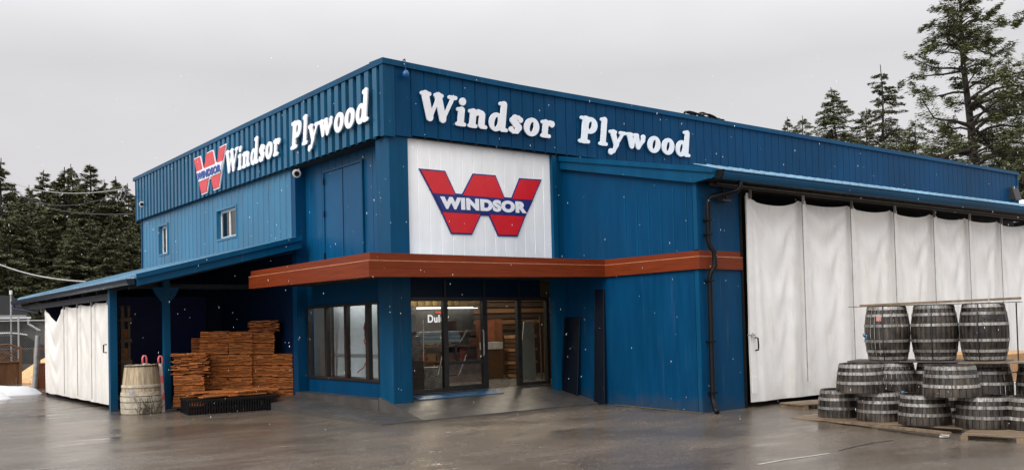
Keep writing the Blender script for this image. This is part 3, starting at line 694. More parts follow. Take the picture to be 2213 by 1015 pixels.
# emblem polygons (x, z) measured on the white panel
EM = dict(tl=[(.722, 4.415), (1.236, 4.419), (1.459, 4.014), (.973, 4.013)], tm=[(1.891, 4.42), (2.395, 4.428), (2.6, 4.017), (1.639, 4.018)],
          tr=[(3.011, 4.419), (3.518, 4.432), (3.29, 4.032), (2.806, 4.022)], bl=[(1.17, 3.678), (2.025, 3.683), (1.811, 3.314), (1.369, 3.308)],
          br=[(2.248, 3.690), (3.093, 3.701), (2.898, 3.321), (2.452, 3.312)])
BAND = [(.973, 4.013), (3.289, 4.022), (3.093, 3.701), (1.17, 3.678)]
def inflate(poly, d):
    cx = sum(p[0] for p in poly)/len(poly); cy = sum(p[1] for p in poly)/len(poly); n = len(poly); out = []
    area = sum(poly[i][0]*poly[(i+1) % n][1]-poly[(i+1) % n][0]*poly[i][1] for i in range(n)); sg = 1 if area > 0 else -1
    for i in range(n):
        p, a, b = Vector(poly[i]), Vector(poly[i-1]), Vector(poly[(i+1) % n])
        e1 = (p-a).normalized(); e2 = (b-p).normalized(); n1 = Vector((e1.y, -e1.x))*sg; n2 = Vector((e2.y, -e2.x))*sg
        m_ = (n1+n2).normalized(); out.append(tuple(p+m_*(d/max(.35, m_.dot(n1)))))
    return out
def emblem(label, loc, to3, border_m, band_m, red_m, text_m, bw, tx):
    root = thing('emblem_sign', label, 'sign', loc); bd = MB()
    for i, (k, p) in enumerate(list(EM.items())+[('band', BAND)]):
        q = inflate(p, bw); bd.prism(q, lambda s, i=i: to3(s, .0), lambda s, i=i: to3(s, .012+.0006*i))
    bd.build('border', border_m, root)
    rd = MB()
    for p in EM.values():
        q = p; rd.prism(q, lambda s: to3(s, .012), lambda s: to3(s, .021))
    rd.build('red_letter', red_m, root)
    b2 = MB(); b2.prism(inflate(BAND, -.006), lambda s: to3(s, .0165), lambda s: to3(s, .026)); bb = b2.build('band', band_m, root)
    tx(root)
    return root
def big3(s, d): return (s[0], .098-d, s[1])
emblem('big red block letter emblem with dark blue band on the white front panel', (2.1, .1, 3.3), big3, NAVY, NAVY, RED, LETTER, .026,
       lambda r: text('WINDSOR', (1.115, .066, 3.735), (.99995, 0, .0105), (0, 0, 1), 2.03, .228, .008, 'lettering', LETTER, r, .068))
# smaller emblem on the side parapet, mirrored onto the x=0 face (its own size)
def small3(s, d):
    a = (s[0]-.722)/(3.518-.722); b = (s[1]-3.308)/(4.432-3.308)
    return (-.092-d*2.2, 9.48-a*2.16, 5.05+b*.95)
emblem('small red block letter emblem with white band on the ribbed side parapet', (-.05, 8.4, 5.05), small3, LETTER, LETTER, PALERED, NAVY, .035,
       lambda r: text('WINDSOR', (-.16, 9.20, 5.405), (0, -1, 0), (0, 0, 1), 1.62, .19, .008, 'lettering', plain('sign_blue', (.02, .06, .28), .4, var=.05), r, .062))

# ------------------------------------------------------------------ fixtures on the building
def camera_thing(name, label, p, dirv, s):
    r = thing(name, label, 'security camera', p); d = Vector(dirv).normalized(); p = Vector(p)
    MB().tube([p, p+d*(.35*s), p+d*(.36*s)], [.5*s*.5, .5*s*.55, .5*s*.45], 14).build('housing', plain('camera_shell', (.55, .54, .52), .35), r, smooth=True)
    MB().tube([p+d*(.361*s), p+d*(.40*s)], [.17*s, .14*s], 12).build('lens', BLACK, r)
    MB().tube([p-Vector((0, 0, -.0)), p+Vector((.22*s, 0, .28*s))], .06*s, 8).build('bracket', GREYPLASTIC, r)
    return r
camera_thing('security_camera', 'round beige security camera in the corner under the side parapet', (-.06, 3.62, 4.80), (-.3, -1, -.25), .32)
camera_thing('security_camera', 'small white security camera near the far end of the ribbed parapet', (-.08, 14.1, 5.39), (-.5, -1, -.2), .30)
r = thing('alarm_lamp', 'small blue round lamp hanging at the front parapet corner', 'lamp', (.33, -.06, 6.0))
MB().tube([(.33, -.02, 6.32), (.33, -.08, 6.33), (.33, -.10, 6.26), (.33, -.10, 6.12)], .012).build('arm', BLUE_TRIM, r)
MB().lathe([(.0, .07), (.04, .06), (.06, .02), (.065, -.01), (.05, -.05), (.0, -.07)], 14, (.33, -.10, 6.06)).build('globe', plain('lamp_blue', (.01, .10, .26), .25), r, smooth=True)
r = thing('flood_light', 'dark floodlight under the eave beside the black downspout', 'light', (4.72, -3.55, 3.7))
MB().hexa([(4.60, -3.60, 3.66), (4.82, -3.60, 3.66), (4.82, -3.47, 3.66), (4.60, -3.47, 3.66)], [(4.63, -3.62, 3.82), (4.79, -3.62, 3.82), (4.79, -3.47, 3.82), (4.63, -3.47, 3.82)]).build('housing', plain('light_housing', (.05, .05, .055), .4), r)
MB().box(4.635, 4.785, -3.632, -3.622, 3.685, 3.80).build('lens', BLACK, r)
MB().tube([(4.70, -3.5, 3.82), (4.70, -3.5, 3.91)], .02).build('stem', BLACK, r)
r = thing('wall_light', 'black wall pack light at the far end of the front parapet', 'light', (24.0, -.1, 5.4))
MB().hexa([(23.75, -.22, 5.32), (24.2, -.22, 5.32), (24.2, -.0, 5.32), (23.75, -.0, 5.32)], [(23.75, -.12, 5.72), (24.2, -.12, 5.72), (24.2, -.0, 5.72), (23.75, -.0, 5.72)]).build('housing', plain('wall_light_black', (.02, .02, .022), .45), r)
MB().box(23.80, 24.15, -.19, -.16, 5.30, 5.319).build('lens', GREYPLASTIC, r)
cb = MB()
for k in range(4):
    pts = [(7.9+.12*k+i*.1, .12+.06*k+.03*math.sin(i+k), 6.33+.035*math.sin(i*.9+k*2)+.025*(k % 2)+.05*math.sin(math.pi*min(1, i/12))) for i in range(13)]
    cb.tube(pts, .022, 6)
cb.box(8.8, 9.3, .1, .3, 6.27, 6.34)
tag(cb.build('cable_bundle', BLACK), 'bundle of black cables lying on top of the front parapet', 'cables')
# service cables
PB = (-.32, 15.2, 5.75)
def cable(label, a, b, sag, r, mat):
    a, b = Vector(a), Vector(b); mb = MB()
    mb.tube([a.lerp(b, i/24)-Vector((0, 0, sag*4*(i/24)*(1-i/24))) for i in range(25)], r, 6)
    return tag(mb.build('power_cable', mat), label, 'cable')
CABM = plain('cable_grey', (.32, .31, .30), .6); CABD = plain('cable_dark', (.03, .03, .03), .6)
ins = thing('service_mast', 'cable bracket with drooping loops at the far parapet corner', 'bracket', (-.3, 15.0, 5.7))
MB().box(-.32, .02, 14.96, 15.02, 5.70, 5.74).build('arm', BLACK, ins)
lp = MB()
for k in range(3):
    lp.tube([(-.30-.08*k+.10*math.sin(t*.5+k), 15.0+.14*math.sin(t*.6), 6.0-.12*k*.3-.55*math.sin(math.pi*t/10)*(.5+.15*k)+(.02*k)) for t in range(11)], .008, 5)
lp.build('cable_loop', CABM, ins)
q = atd(-20, 371, 46); cable('upper pale overhead cable running to the far parapet corner', q, (-.32, 15.0, 5.95), .5, .016, CABM)
q = atd(-20, 368, 46); cable('dark overhead cable just under the pale one at the parapet', q, (-.30, 15.0, 5.90), 1.0, .012, CABD)
q = atd(60, 432, 60); cable('thin dark cable crossing the grove behind the store', q, (-.1, 15.0, 5.2), .3, .015, CABD)
q = atd(-20, 563, 27); cable('low pale cable dropping to the left yard roof', q, at(185, 608, 0, -3.25), .12, .018, CABM)

# ------------------------------------------------------------------ barrels
def barrel_parts(root, H=.90, rb=.36, rh=.295, half=False, mat=OAK, hoopm_=HOOP, nst=26):
    def rad(z):   # z 0..full H ; half barrels keep the upper half of the profile
        t = (z/H)*2-1 if not half else (z/H)
        return rb-(rb-rh)*t*t
    st = MB(); nz = 10
    for i in range(nst):
        t0, t1 = 2*math.pi*(i+.035)/nst, 2*math.pi*(i+.965)/nst; n = len(st.v)
        dr = random.uniform(-.003, .003)
        for j in range(nz+1):
            z = H*j/nz; r_ = rad(z)+dr
            for t, rr in ((t0, r_-.004), ((t0+t1)/2, r_+.003), (t1, r_-.004)): st.v.append((rr*math.cos(t), rr*math.sin(t), z))
        for j in range(nz):
            a = n+3*j
            st.f.append((a, a+1, a+4, a+3)); st.f.append((a+1, a+2, a+5, a+4))
        a = n+3*nz; rr = rad(H)-.035   # stave top end
        m_ = len(st.v)
        for t in (t0, t1): st.v.append((rr*math.cos(t), rr*math.sin(t), H))
        st.f.append((a, a+1, a+2, m_+1, m_))
        for t in (t0, t1): st.v.append((rr*math.cos(t), rr*math.sin(t), H-.05))
        st.f.append((m_, m_+1, m_+3, m_+2))
    st.build('staves', mat, root, local=True)
    MB().lathe([(0.001, H-.04), (rad(H)-.03, H-.04)], 24).build('head', mat, root, local=True); MB().lathe([(.001, .02), (rad(0)-.01, .02)], 24).build('head', mat, root, local=True)
    zs = [(.012, .05), (.13, .045), (.30, .045), (.555, .045), (.725, .045), (.838, .055)] if not half else [(.13, .045), (.275, .045), (.385, .052)]
    for z, h in zs:
        z *= H/(.90 if not half else .45); hp = MB()
        hp.lathe([(rad(z)+.002, z), (rad(z)+.0085, z), (rad(z+h)+.0085, z+h), (rad(z+h)+.002, z+h)], 36); hp.build('hoop', hoopm_, root, local=True, smooth=False)
GB = 'wine barrels stacked on the right'
proto = thing('barrel', 'dark oak barrel with a pink label, left one of the upper row', 'barrel', (6.33+.0, -5.6, .84), R(10), GB); barrel_parts(proto)
protoH = thing('half_barrel', 'dark half barrel at the left end of the front row', 'barrel', (0, 0, 0), 0, 'half barrels in front of the barrel stack'); barrel_parts(protoH, .45, .365, .305, True)
def patch(root, p, n_, sz, mat, name):
    p, n_ = Vector(p), Vector(n_).normalized(); x = Vector((0, 0, 1)).cross(n_).normalized(); z = Vector((0, 0, 1)); a, b = sz
    m_ = MB(); q = [p+x*(-a)+z*(-b), p+x*a+z*(-b), p+x*a+z*b, p+x*(-a)+z*b]
    m_.hexa([v for v in q], [v+n_*.006 for v in q]); return m_.build(name, mat, root)
STICK = plain('pink_sticker', (.55, .22, .19), .6, var=.3, scale=30); PAPER = plain('paper_label', (.7, .69, .66), .6)
BLUEC = plain('blue_clamp', (.02, .10, .24), .4)
up_pos = [(6.33, -5.58), (6.60, -6.26), (6.84, -6.95)]
ups = [proto]
proto.location = (up_pos[0][0], up_pos[0][1], .84)
ups.append(dup(proto, (*up_pos[1], .84), 2.0, 'dark oak barrel in the middle of the upper row'))
ups.append(dup(proto, (*up_pos[2], .84), 4.1, 'oak barrel with a round dark stain, right end of the upper row'))
lows = []
for i, ((x, y), lb) in enumerate(zip([(6.36, -5.66), (6.62, -6.28), (6.86, -6.98), (7.02, -7.72)], ['barrel under the upper row, left one, with blue clamp at its foot', 'barrel under the middle of the upper row with white paper labels', 'barrel under the right end of the upper row, behind a half barrel', 'dark barrel at the right edge of the picture behind a rusty strap'])):
    lows.append(dup(proto, (x, y, -.10), 1.1*i+.4, lb))
def face(o, k=.355):   # point on a barrel facing the camera
    d = (CAM-o.location); d.z = 0; d.normalize(); return d
d = face(ups[0]); side = Vector((d.y, -d.x, 0))
def onb(o, ang, z, rad_=.345):
    d = face(o); c, s = math.cos(ang), math.sin(ang); n_ = Vector((d.x*c-d.y*s, d.x*s+d.y*c, 0)); return o.location+n_*rad_+Vector((0, 0, z)), n_
def patch_on(o, ang, z, sz, mat, name, rad_=.352):
    # world-placed then moved under the (rotated) barrel
    p, n_ = onb(o, ang, z, rad_); m_ = MB(); p = Vector(p); x = Vector((0, 0, 1)).cross(n_).normalized(); zz = Vector((0, 0, 1)); a, b = sz
    q = [p-x*a-zz*b, p+x*a-zz*b, p+x*a+zz*b, p-x*a+zz*b]
    inv = (Matrix.Translation(o.location) @ Matrix.Rotation(o.rotation_euler.z, 4, 'Z')).inverted()
    m_.hexa([inv @ v for v in q], [inv @ (v+n_*.008) for v in q]); return m_.build(name, mat, o, local=True)
patch_on(ups[0], -.35, .69, (.04, .035), STICK, 'sticker')
def disc_on(o, ang, z, a, b, mat, name):
    inv = (Matrix.Translation(o.location) @ Matrix.Rotation(o.rotation_euler.z, 4, 'Z')).inverted(); m_ = MB(); n, k_ = 14, 4
    for i in range(n+1):
        x_ = -1+2*i/n; hgt = math.sqrt(max(0, 1-x_*x_))
        for j in range(k_+1):
            zz = z+b*hgt*(-.75+1.75*j/k_); tt = zz/.9*2-1; p, _n = onb(o, ang+a*x_/.35, zz, .36-.065*tt*tt+.0065); q = inv @ p; m_.v.append((q.x, q.y, q.z))
    for i in range(n):
        for j in range(k_): c0 = i*(k_+1)+j; m_.f.append((c0, c0+k_+1, c0+k_+2, c0+1))
    return m_.build(name, mat, o, local=True)
disc_on(ups[2], .30, .70, .13, .075, plain('dark_stain', (.010, .008, .008), .3), 'stain')
patch_on(lows[1], -.05, .80, (.075, .028), PAPER, 'paper_label'); patch_on(lows[1], .35, .80, (.07, .028), PAPER, 'paper_label')
patch_on(lows[0], -.55, .62, (.03, .035), STICK, 'sticker')
for o, a, z in ((ups[0], -1.25, .42), (lows[0], .35, .42), (lows[2], .25, .40)):
    p, n_ = onb(o, a, z, .37); c_ = thing('strap_clamp', {0: 'blue ratchet clamp on the side of the top left barrel', 1: 'blue ratchet clamp on the lower left barrel', 2: 'blue ratchet clamp on the lower barrel behind the half barrel'}[[ups[0], lows[0], lows[2]].index(o)], 'clamp', tuple(p))
    MB().obox(p, (.09, .05, .045), .3, 0, .3).build('body', BLUEC, c_, bevel=.008); MB().obox(p+Vector((.0, -.04, -.03)), (.045, .05, .07), .5, .4).build('lever', BLUEC, c_, bevel=.008); MB().tube([p+Vector((-.03, -.05, 0)), p+Vector((.03, -.05, 0))], .012).build('axle', GALV, c_)
# half barrels: front row on a pallet, two more on top of it
def g_at(u, v, z, back=.33):
    p = at(u, v, 2, z); d = Vector((p.x-CAM.x, p.y-CAM.y, 0)).normalized(); p = p+d*back; return (p.x, p.y, z)
hl = [('dark half barrel at the left end of the front row', 1814, 903, .92), ('half barrel second in the front row from the pallet tip', 1902, 911, .94), ('blackest half barrel in the middle of the front row', 1999, 919, 1.03), ('half barrel with pale top hoop on the second pallet', 2128, 926, 1.06), ('half barrel cut by the right edge of the picture', 2240, 930, 1.08)]
for i, (lb, u, v, s) in enumerate(hl):
    p = g_at(u, v, -.055)
    if i == 0: protoH.location = p; protoH.scale = (s, s, 1.0); protoH['label'] = lb
    else:
        o = dup(protoH, p, 1.3*i, lb); o.scale = (s, s, 1.0)
for i, (lb, u, v, s) in enumerate([('half barrel resting on the two leftmost front half barrels', 1859, 849, .98), ('pale grey half barrel resting on top between front half barrels', 2056, 858, 1.06)]):
    p = g_at(u, v, .397); o = dup(protoH, p, .7+2*i, lb); o.scale = (s, s, 1.0)
# pallets and boards
def pallet(label, o, L, Wd, rz, n=5, z=.0, name='pallet', grp='pallets under the barrels'):
    r = thing(name, label, 'pallet', (o[0], o[1], z), rz, grp)
    dk = MB()
    for i in range(n):
        y = -Wd/2+Wd*(i+.5)/n; dk.box(-L/2+random.uniform(-.03, .03), L/2+random.uniform(-.03, .03), y-Wd/n*.40, y+Wd/n*.40, .085, .107)
    dk.build('deck', PLANK, r, local=True)
    for x in (-L/2+.06, 0, L/2-.06):
        b = MB(); b.box(x-.045, x+.045, -Wd/2, Wd/2, .0, .084); b.build('runner', PLANK, r, local=True)
    return r
pallet('long low pallet under the left front half barrels', (5.32, -6.1), 2.85, .82, R(-83), 4, -.165)
pallet('pallet under the right hand half barrels at the picture edge', (5.15, -8.3), 1.5, 1.1, R(-78), 5, -.17)
pallet('pallet under the standing barrels at the back of the stack', (6.65, -6.7), 2.9, .95, R(-69), 5, -.21)
pallet('small pallet lying against the tarp behind the front half barrels', (6.3, -4.05), .9, .6, R(-10), 4, -.05)
def boards(name, label, a, b, w, th, mat, n=2):
    a, b = Vector(a), Vector(b); d = (b-a).normalized(); s_ = Vector((-d.y, d.x, 0)).normalized(); r = MB()
    for i in range(n):
        o = s_*((i-(n-1)/2)*w*1.05); q = [a+o-s_*w/2, b+o-s_*w/2, b+o+s_*w/2, a+o+s_*w/2]
        r.hexa([p for p in q], [p+Vector((0, 0, th)) for p in q])
    return tag(r.build(name, mat), label, 'board', 'boards on the barrel stack')
boards('plank', 'long plank lying across the tops of the upper barrels', (6.1, -5.25, 1.745), (6.93, -7.5, 1.79), .20, .035, PLANK, 1)
boards('plank', 'thin dark sheet under the plank on the upper barrels', (6.22, -5.0, 1.743), (7.05, -7.45, 1.746), .5, .008, plain('sheet_dark', (.05, .045, .04), .5), 1)
boards('plank', 'thin dark boards between the upper and lower barrels', (6.2, -5.0, .812), (6.95, -7.3, .812), .24, .022, plain('board_dark', (.06, .05, .045), .6), 3)
boards('plank', 'pale wet board sticking out to the right below the upper barrels', (6.55, -6.75, .80), (6.9, -8.8, .83), .30, .02, PLANK, 2)
boards('plank', 'long edge plank along the front of the low pallet', at(1735, 904, 2, -.09), at(2052, 938, 2, -.09), .09, .035, PLANK, 1)
stp = MB()
for o in ups:
    for zz0, zz1 in ((.845, 1.75),):
        d = face(o); p = o.location+Vector((d.x*math.cos(-.12)-d.y*math.sin(-.12), d.x*math.sin(-.12)+d.y*math.cos(-.12), 0))
        for k in range(10):
            pass
def strap(label, o, ang):
    mb = MB(); pts = []
    for k in range(13):
        z = .9*k/12; t = z/.9*2-1; r_ = .36-(.065)*t*t+.014; p, n_ = onb(o, ang, z, r_); pts.append(p)
    mb.tube(pts, .009, 5); return tag(mb.build('strap', plain('black_strap', (.01, .01, .012), .5) if 'black_strap' not in bpy.data.materials else bpy.data.materials['black_strap']), label, 'strap', 'black straps round the barrels')
strap('black strap over the left upper barrel', ups[0], -.18); strap('black strap over the middle upper barrel', ups[1], -.12); strap('black strap over the right upper barrel', ups[2], -.25)
mb = MB(); mb.tube([(6.98, -7.4, 1.74), (6.98, -7.4, -.1)], .011, 6); tag(mb.build('strap', bpy.data.materials['black_strap']), 'dark upright rod hanging free right of the upper barrels', 'strap')
mb = MB(); mb.tube([(6.75, -7.75, .82), (6.75, -7.75, -.1)], .011, 6); tag(mb.build('strap', bpy.data.materials['black_strap']), 'dark upright rod beside the right edge barrel', 'strap')
# things behind, seen through the gaps on the right
r = thing('lumber_stack', 'orange lumber pile behind the barrels at the right edge', 'lumber', (9.5, -5.6, -.05))
for k in range(3): MB().box(8.6, 10.8, -6.4, -5.0, .35+.17*k, .50+.17*k).build('board', LUMBER, r)
MB().box(8.5, 10.9, -6.5, -4.9, -.1, .34).build('base_block', plain('white_wrap', (.75, .76, .77), .5), r)
paper = MB().obox(at(2041, 941, 2, -.13), (.17, .12, .02), .4); tag(paper.build('paper_scrap', PAPER), 'folded white paper scrap on the ground by the pallet', 'litter')
paper = MB().obox(at(1797, 919, 2, -.135), (.07, .05, .03), 1.0); tag(paper.build('paper_scrap', PAPER), 'tiny white scrap on the wet ground before the half barrels', 'litter')

# ------------------------------------------------------------------ cedar shake stacks
def bundle_mesh(seed, L=.475, D=.46, H=.225, mess=.006):
    rnd = random.Random(seed); mb = MB(); n = 9; th = H/n
    for k in range(n):
        x = -L/2+rnd.uniform(-mess, mess)
        while x < L/2-.03:
            w_ = rnd.uniform(.07, .19); x1 = min(x+w_, L/2+rnd.uniform(-mess, mess)*1.5)
            if x1-x > .02:
                y0 = -D/2+rnd.uniform(-mess*1.6, mess); 
                z0 = k*th+rnd.uniform(0, .003); dz0, dz1 = rnd.uniform(-.003, .003), rnd.uniform(-.003, .003)
                t_ = th*rnd.uniform(.66, .88)
                mb.hexa([(x, y0, z0+dz0), (x1-.004, y0+rnd.uniform(-.006, .006), z0+dz1), (x1-.004, D/2, z0+dz1), (x, D/2, z0+dz0)], [(x, y0, z0+t_+dz0), (x1-.004, y0, z0+t_+dz1), (x1-.004, D/2, z0+t_+dz1), (x, D/2, z0+t_+dz0)])
            x = x1
    me = mb
    return me
tmpl = []
for s in range(4):
    o = bundle_mesh(s, mess=.006).build('shake_bundle', SHAKE); tmpl.append(o)
for s in range(2):
    o = bundle_mesh(20+s, mess=.045, L=.56, H=.22).build('shake_bundle', SHAKE); tmpl.append(o)
protos_used = set()
# columns: centre x, y, base z, widths, number of bundles, name, loose top count
colsB = [(410, 5.0, .10, .70, 762, 5, 'the low messy left stack', 2, 66), (465, 5.2, .16, 0, 714, 6, 'the first tall stack', 0, 62), (520, 5.02, .16, 0, 714, 6, 'the second tall stack', 0, 52),
         (566, 4.9, .16, 0, 692, 7, 'the tallest stack', 1, 54), (611, 4.55, .12, 0, 762, 4, 'the short stack by the blue wall', 0, 45)]
ordn = ['first', 'second', 'third', 'fourth', 'fifth', 'sixth', 'seventh']
k = 0
colors_done = 0
def place_bundle(idx, loc, rz, sc, lb):
    src = tmpl[idx]
    if idx in protos_used:
        o = src.copy(); COL.objects.link(o)
    else: o = src; protos_used.add(idx)
    o.location = loc; o.rotation_euler = (0, 0, rz); o.scale = sc
    return tag(o, lb, 'shingle bundle', 'cedar shake bundles under the yard roof')
for ci, (uc, cy, z, _, vt, n, nm, loose, wpx) in enumerate(colsB):
    tp_ = at(uc, vt, 1, cy); cx = tp_.x; hz = (tp_.z-z)/n; pxm = FPX/(Vector((cx, cy, 1))-CAM).dot(Fv); sx = wpx/pxm/.5
    for i in range(n):
        top = i >= n-loose; idx = (k % 4) if not top else 4+(k % 2)
        place_bundle(idx, (cx+random.uniform(-.012, .012)+(.03 if top else 0), cy+random.uniform(-.015, .015), z), R(-24)+random.uniform(-.03, .03)*(3 if top else 1), (sx*(1.0 if not top else .95), 1.0, hz/.238 if not top else hz/.224), ('loose ' if top else '')+'cedar shake bundle, %s from the bottom in %s' % (ordn[i], nm))
        z += hz; k += 1
tp_ = at(443, 728, 1, 5.75); pz = .16
for i in range(6):
    hz = (tp_.z-.16)/6
    place_bundle(i % 4, (tp_.x, 5.75, pz), R(-24), (1.1, 1, hz/.238), 'cedar shake bundle, %s from the bottom in the pale stack behind the left ones' % ordn[i]); pz += hz
pa_, pb_ = at(408, 897, 2, .02), at(604, 884, 2, .02); pmid = (pa_+pb_)/2; prz = math.atan2(pb_.y-pa_.y, pb_.x-pa_.x)
pl = thing('shake_platform', 'low black slatted crate pallet heaped with loose cedar boards', 'pallet', (pmid.x-math.sin(prz)*.45, pmid.y+math.cos(prz)*.45, .02), prz)
pl.scale = ((pb_-pa_).length/1.66, 1, 1.2)
m = MB()
for i in range(34): m.box(-.80+i*.047, -.80+i*.047+.024, -.45, -.42, .0, .22)
for i in range(14): m.box(-.84, -.81, -.42+i*.06, -.39+i*.06, .0, .22)
m.box(-.84, .84, -.43, .5, .20, .235); m.box(-.84, .84, -.40, .5, .0, .03); m.build('slatted_side', BLACK, pl, local=True)
m = MB()
for i in range(20): m.obox((random.uniform(-.25, .5), random.uniform(-.25, .7), .25+random.uniform(0, .07)), (random.uniform(.7, 1.2), random.uniform(.08, .16), .018), R(random.uniform(-15, 25)), R(random.uniform(-3, 3)))
m.build('loose_board', SHAKE, pl, local=True)
# timber rack behind the first post
ra, rb_ = at(261, 660, 1, 6.7), at(281, 660, 1, 6.7); x0, x1 = ra.x, rb_.x; zt_ = ra.z
r = thing('timber_rack', 'narrow brown timber rack between the blue post and the pale barrel', 'rack', (x0, 6.7, .02))
MB().box(x0, x0+.07, 6.7, 6.8, .0, zt_).build('upright', PLANK, r); MB().box(x1-.05, x1, 6.7, 6.8, .0, zt_).build('upright', PLANK, r)
for z in (.2, .55, .95, 1.4, 1.85): MB().box(x0-.02, x1+.02, 6.66, 6.9, z, z+.08).build('shelf', PLANK, r)
for z, h in ((.29, .2), (.64, .22), (1.04, .25), (1.49, .2)): MB().box(x0+.03, x1, 6.72, 6.9, z, z+h).build('timber', SHAKE, r)
# pale old barrel with pink markers
OB = thing('old_barrel', 'bleached wooden barrel by the blue post holding pink topped markers', 'barrel', g_at(306, 895, .02, .37), .3); OB.scale = (1.05, 1.05, 1.03); OBP = OB.location.copy()
st = MB(); nst = 22; Hh = .93
def orad(z):
    t = z/Hh; return .355*(1-.0*t) - .115*max(0, t-.3)**1.3 if t > .3 else .345+.01*math.sin(t*5)
for i in range(nst):
    t0, t1 = 2*math.pi*(i+.02)/nst, 2*math.pi*(i+.98)/nst; n = len(st.v)
    for j in range(13):
        z = Hh*j/12; r_ = orad(z)+random.uniform(-.002, .002)
        for t in (t0, t1): st.v.append((r_*math.cos(t), r_*math.sin(t), z+(random.uniform(-.012, .012) if j == 12 else 0)))
    for j in range(12): a = n+2*j; st.f.append((a, a+1, a+3, a+2))
st.build('staves', OLDBARREL, OB, local=True)
hd = MB(); hd.lathe([(.001, Hh-.08), (orad(Hh)-.005, Hh-.08)], 20); hd.build('head', OLDBARREL, OB, local=True)
for z, h in ((.01, .09), (.11, .10), (.235, .09), (.345, .07), (.50, .055)):
    hp = MB(); hp.lathe([(orad(z)+.004, z), (orad(z)+.014, z+.004), (orad(z+h)+.016, z+h-.004), (orad(z+h)+.004, z+h)], 30); hp.build('band', DRIFT, OB, local=True)
hp = MB(); hp.lathe([(orad(.9)+.003, .895), (orad(.9)+.012, .897), (orad(.915)+.012, .913), (orad(.915)+.003, .915)], 30); hp.build('rim_hoop', BLACK, OB, local=True)
PINK = plain('pink_plastic', (.72, .16, .17), .4, var=.15); PALEP = plain('faded_plastic', (.60, .46, .42), .5, var=.2)
def marker(label, p, H, tilt):
    r = thing('traffic_marker', label, 'traffic marker', p)
    p = Vector(p); d = Vector((tilt, 0, 1)).normalized(); tp = p+d*H
    MB().tube([p, tp], [.055, .04], 12).build('post', PALEP, r)
    hm = MB(); w_ = .038
    hm.tube([tp+Vector((-w_, 0, .0)), tp+Vector((-w_, 0, .10)), tp+Vector((-w_*.5, 0, .145)), tp+Vector((w_*.5, 0, .145)), tp+Vector((w_, 0, .10)), tp+Vector((w_, 0, 0))], .02, 8); hm.build('handle', PINK, r, smooth=True)
    for z in (.25, .6): MB().tube([p+d*(H*z), p+d*(H*z+.14)], [.056-.012*z, .055-.014*z], 12).build('stripe', PINK, r)
    return r
marker('pink handled marker standing inside the pale barrel', (OBP.x+.07, OBP.y, .2), .80, 0)
marker('pink and white marker leaning between the pale barrel and the blue post', (OBP.x+.40, OBP.y-.02, .02), .96, -.03)
wd = MB()
for i in range(34):
    a = random.uniform(-.2, 1.0); z = random.uniform(0, .38); b0 = Vector((OBP.x-.02+random.uniform(-.18, .2), OBP.y-.40+random.uniform(-.03, .03), .02)); tip = b0+Vector((random.uniform(-.16, .16), random.uniform(-.08, .05), random.uniform(.1, .36)))
    wd.tube([b0, b0.lerp(tip, .5)+Vector((random.uniform(-.04, .04), 0, .02)), tip], .004, 4)
tag(wd.build('dry_weed', plain('weed_brown', (.05, .04, .025), .8)), 'tangle of dry brown weeds at the foot of the pale barrel', 'weeds')
hrt = MB(); p_ = at(285, 848, 1, OBP.y-.36); hrt.obox(p_, (.13, .012, .10), .15); hrt.obox(p_+Vector((.0, -.009, .005)), (.05, .006, .045), .15, 0, .7)
tag(hrt.build('hang_tag', plain('tag_white', (.7, .66, .62), .5)), 'small pale tag hanging on the front of the bleached barrel', 'tag')

# ------------------------------------------------------------------ left background: fence, snow, house, cars
F1 = thing('lattice_fence', 'brown board fence with pale lattice top and arched cap', 'fence', (-4.3, 16.9, .18))
def frame3(o, d): return Vector(o), Vector(d).normalized()
A, B = at(-60, 833, 1, 16.6), at(42, 829, 1, 16.9)
A = at(-90, 700, 1, 19.6); B = at(43, 700, 1, 20); A.z = B.z = .02; FS = 1.2; d = (B-A).normalized(); L = (B-A).length
bd = MB(); nb = 14
for i in range(nb):
    q0, q1 = A+d*(L*i/nb+.004), A+d*(L*(i+1)/nb-.004); bd.hexa([q0, q1, q1+Vector((0, .03, 0)), q0+Vector((0, .03, 0))], [p+Vector((0, 0, .72)) for p in (q0, q1, q1+Vector((0, .03, 0)), q0+Vector((0, .03, 0)))])
bd.build('boards', FENCEW, F1)
lt = MB()
for i in range(-6, 26):
    for sg in (1, -1):
        a = A+d*(L*i/20)+Vector((0, .0+.012*(sg > 0), .74)); b = a+d*(.40*sg)+Vector((0, 0, .42))
        ax, bx = (a-A).dot(d), (b-A).dot(d)
        if min(ax, bx) < -.05 or max(ax, bx) > L+.02: continue
        lt.tube([a, b], .012, 4)
lt.build('lattice', FENCEW, F1)
cp = MB()
for s0 in (0, .5):
    pts = [A+d*(L*(s0+.5*i/10))+Vector((0, -.005, 1.15+.16*math.sin(math.pi*i/10))) for i in range(11)]; cp.tube(pts, .035, 6)
cp.tube([A+Vector((0, -.01, .73)), B+Vector((0, -.01, .73))], .035, 6); cp.build('cap_rail', FENCEW, F1)
for s_ in (0, .5, 1): MB().obox(A+d*(L*s_)+Vector((0, 0, .6)), (.08, .09, 1.3)).build('post', FENCEW, F1)
q0 = at(76, 838, 1, 16.4); X = q0.x; zt_ = at(80, 752, 1, 16.4).z
F2 = thing('panel_fence', 'reddish brown fence panel beside the cream tarp curtain', 'fence', (X, 16.4, .02))
bd = MB()
for i in range(8):
    x0 = X+.05+i*.11; bd.box(x0, x0+.105, 16.4, 16.43, .0, zt_-.45)
bd.build('boards', FENCER, F2)
lt = MB()
for i in range(5): lt.box(X+.12+i*.17, X+.15+i*.17, 16.405, 16.425, zt_-.45, zt_-.06)
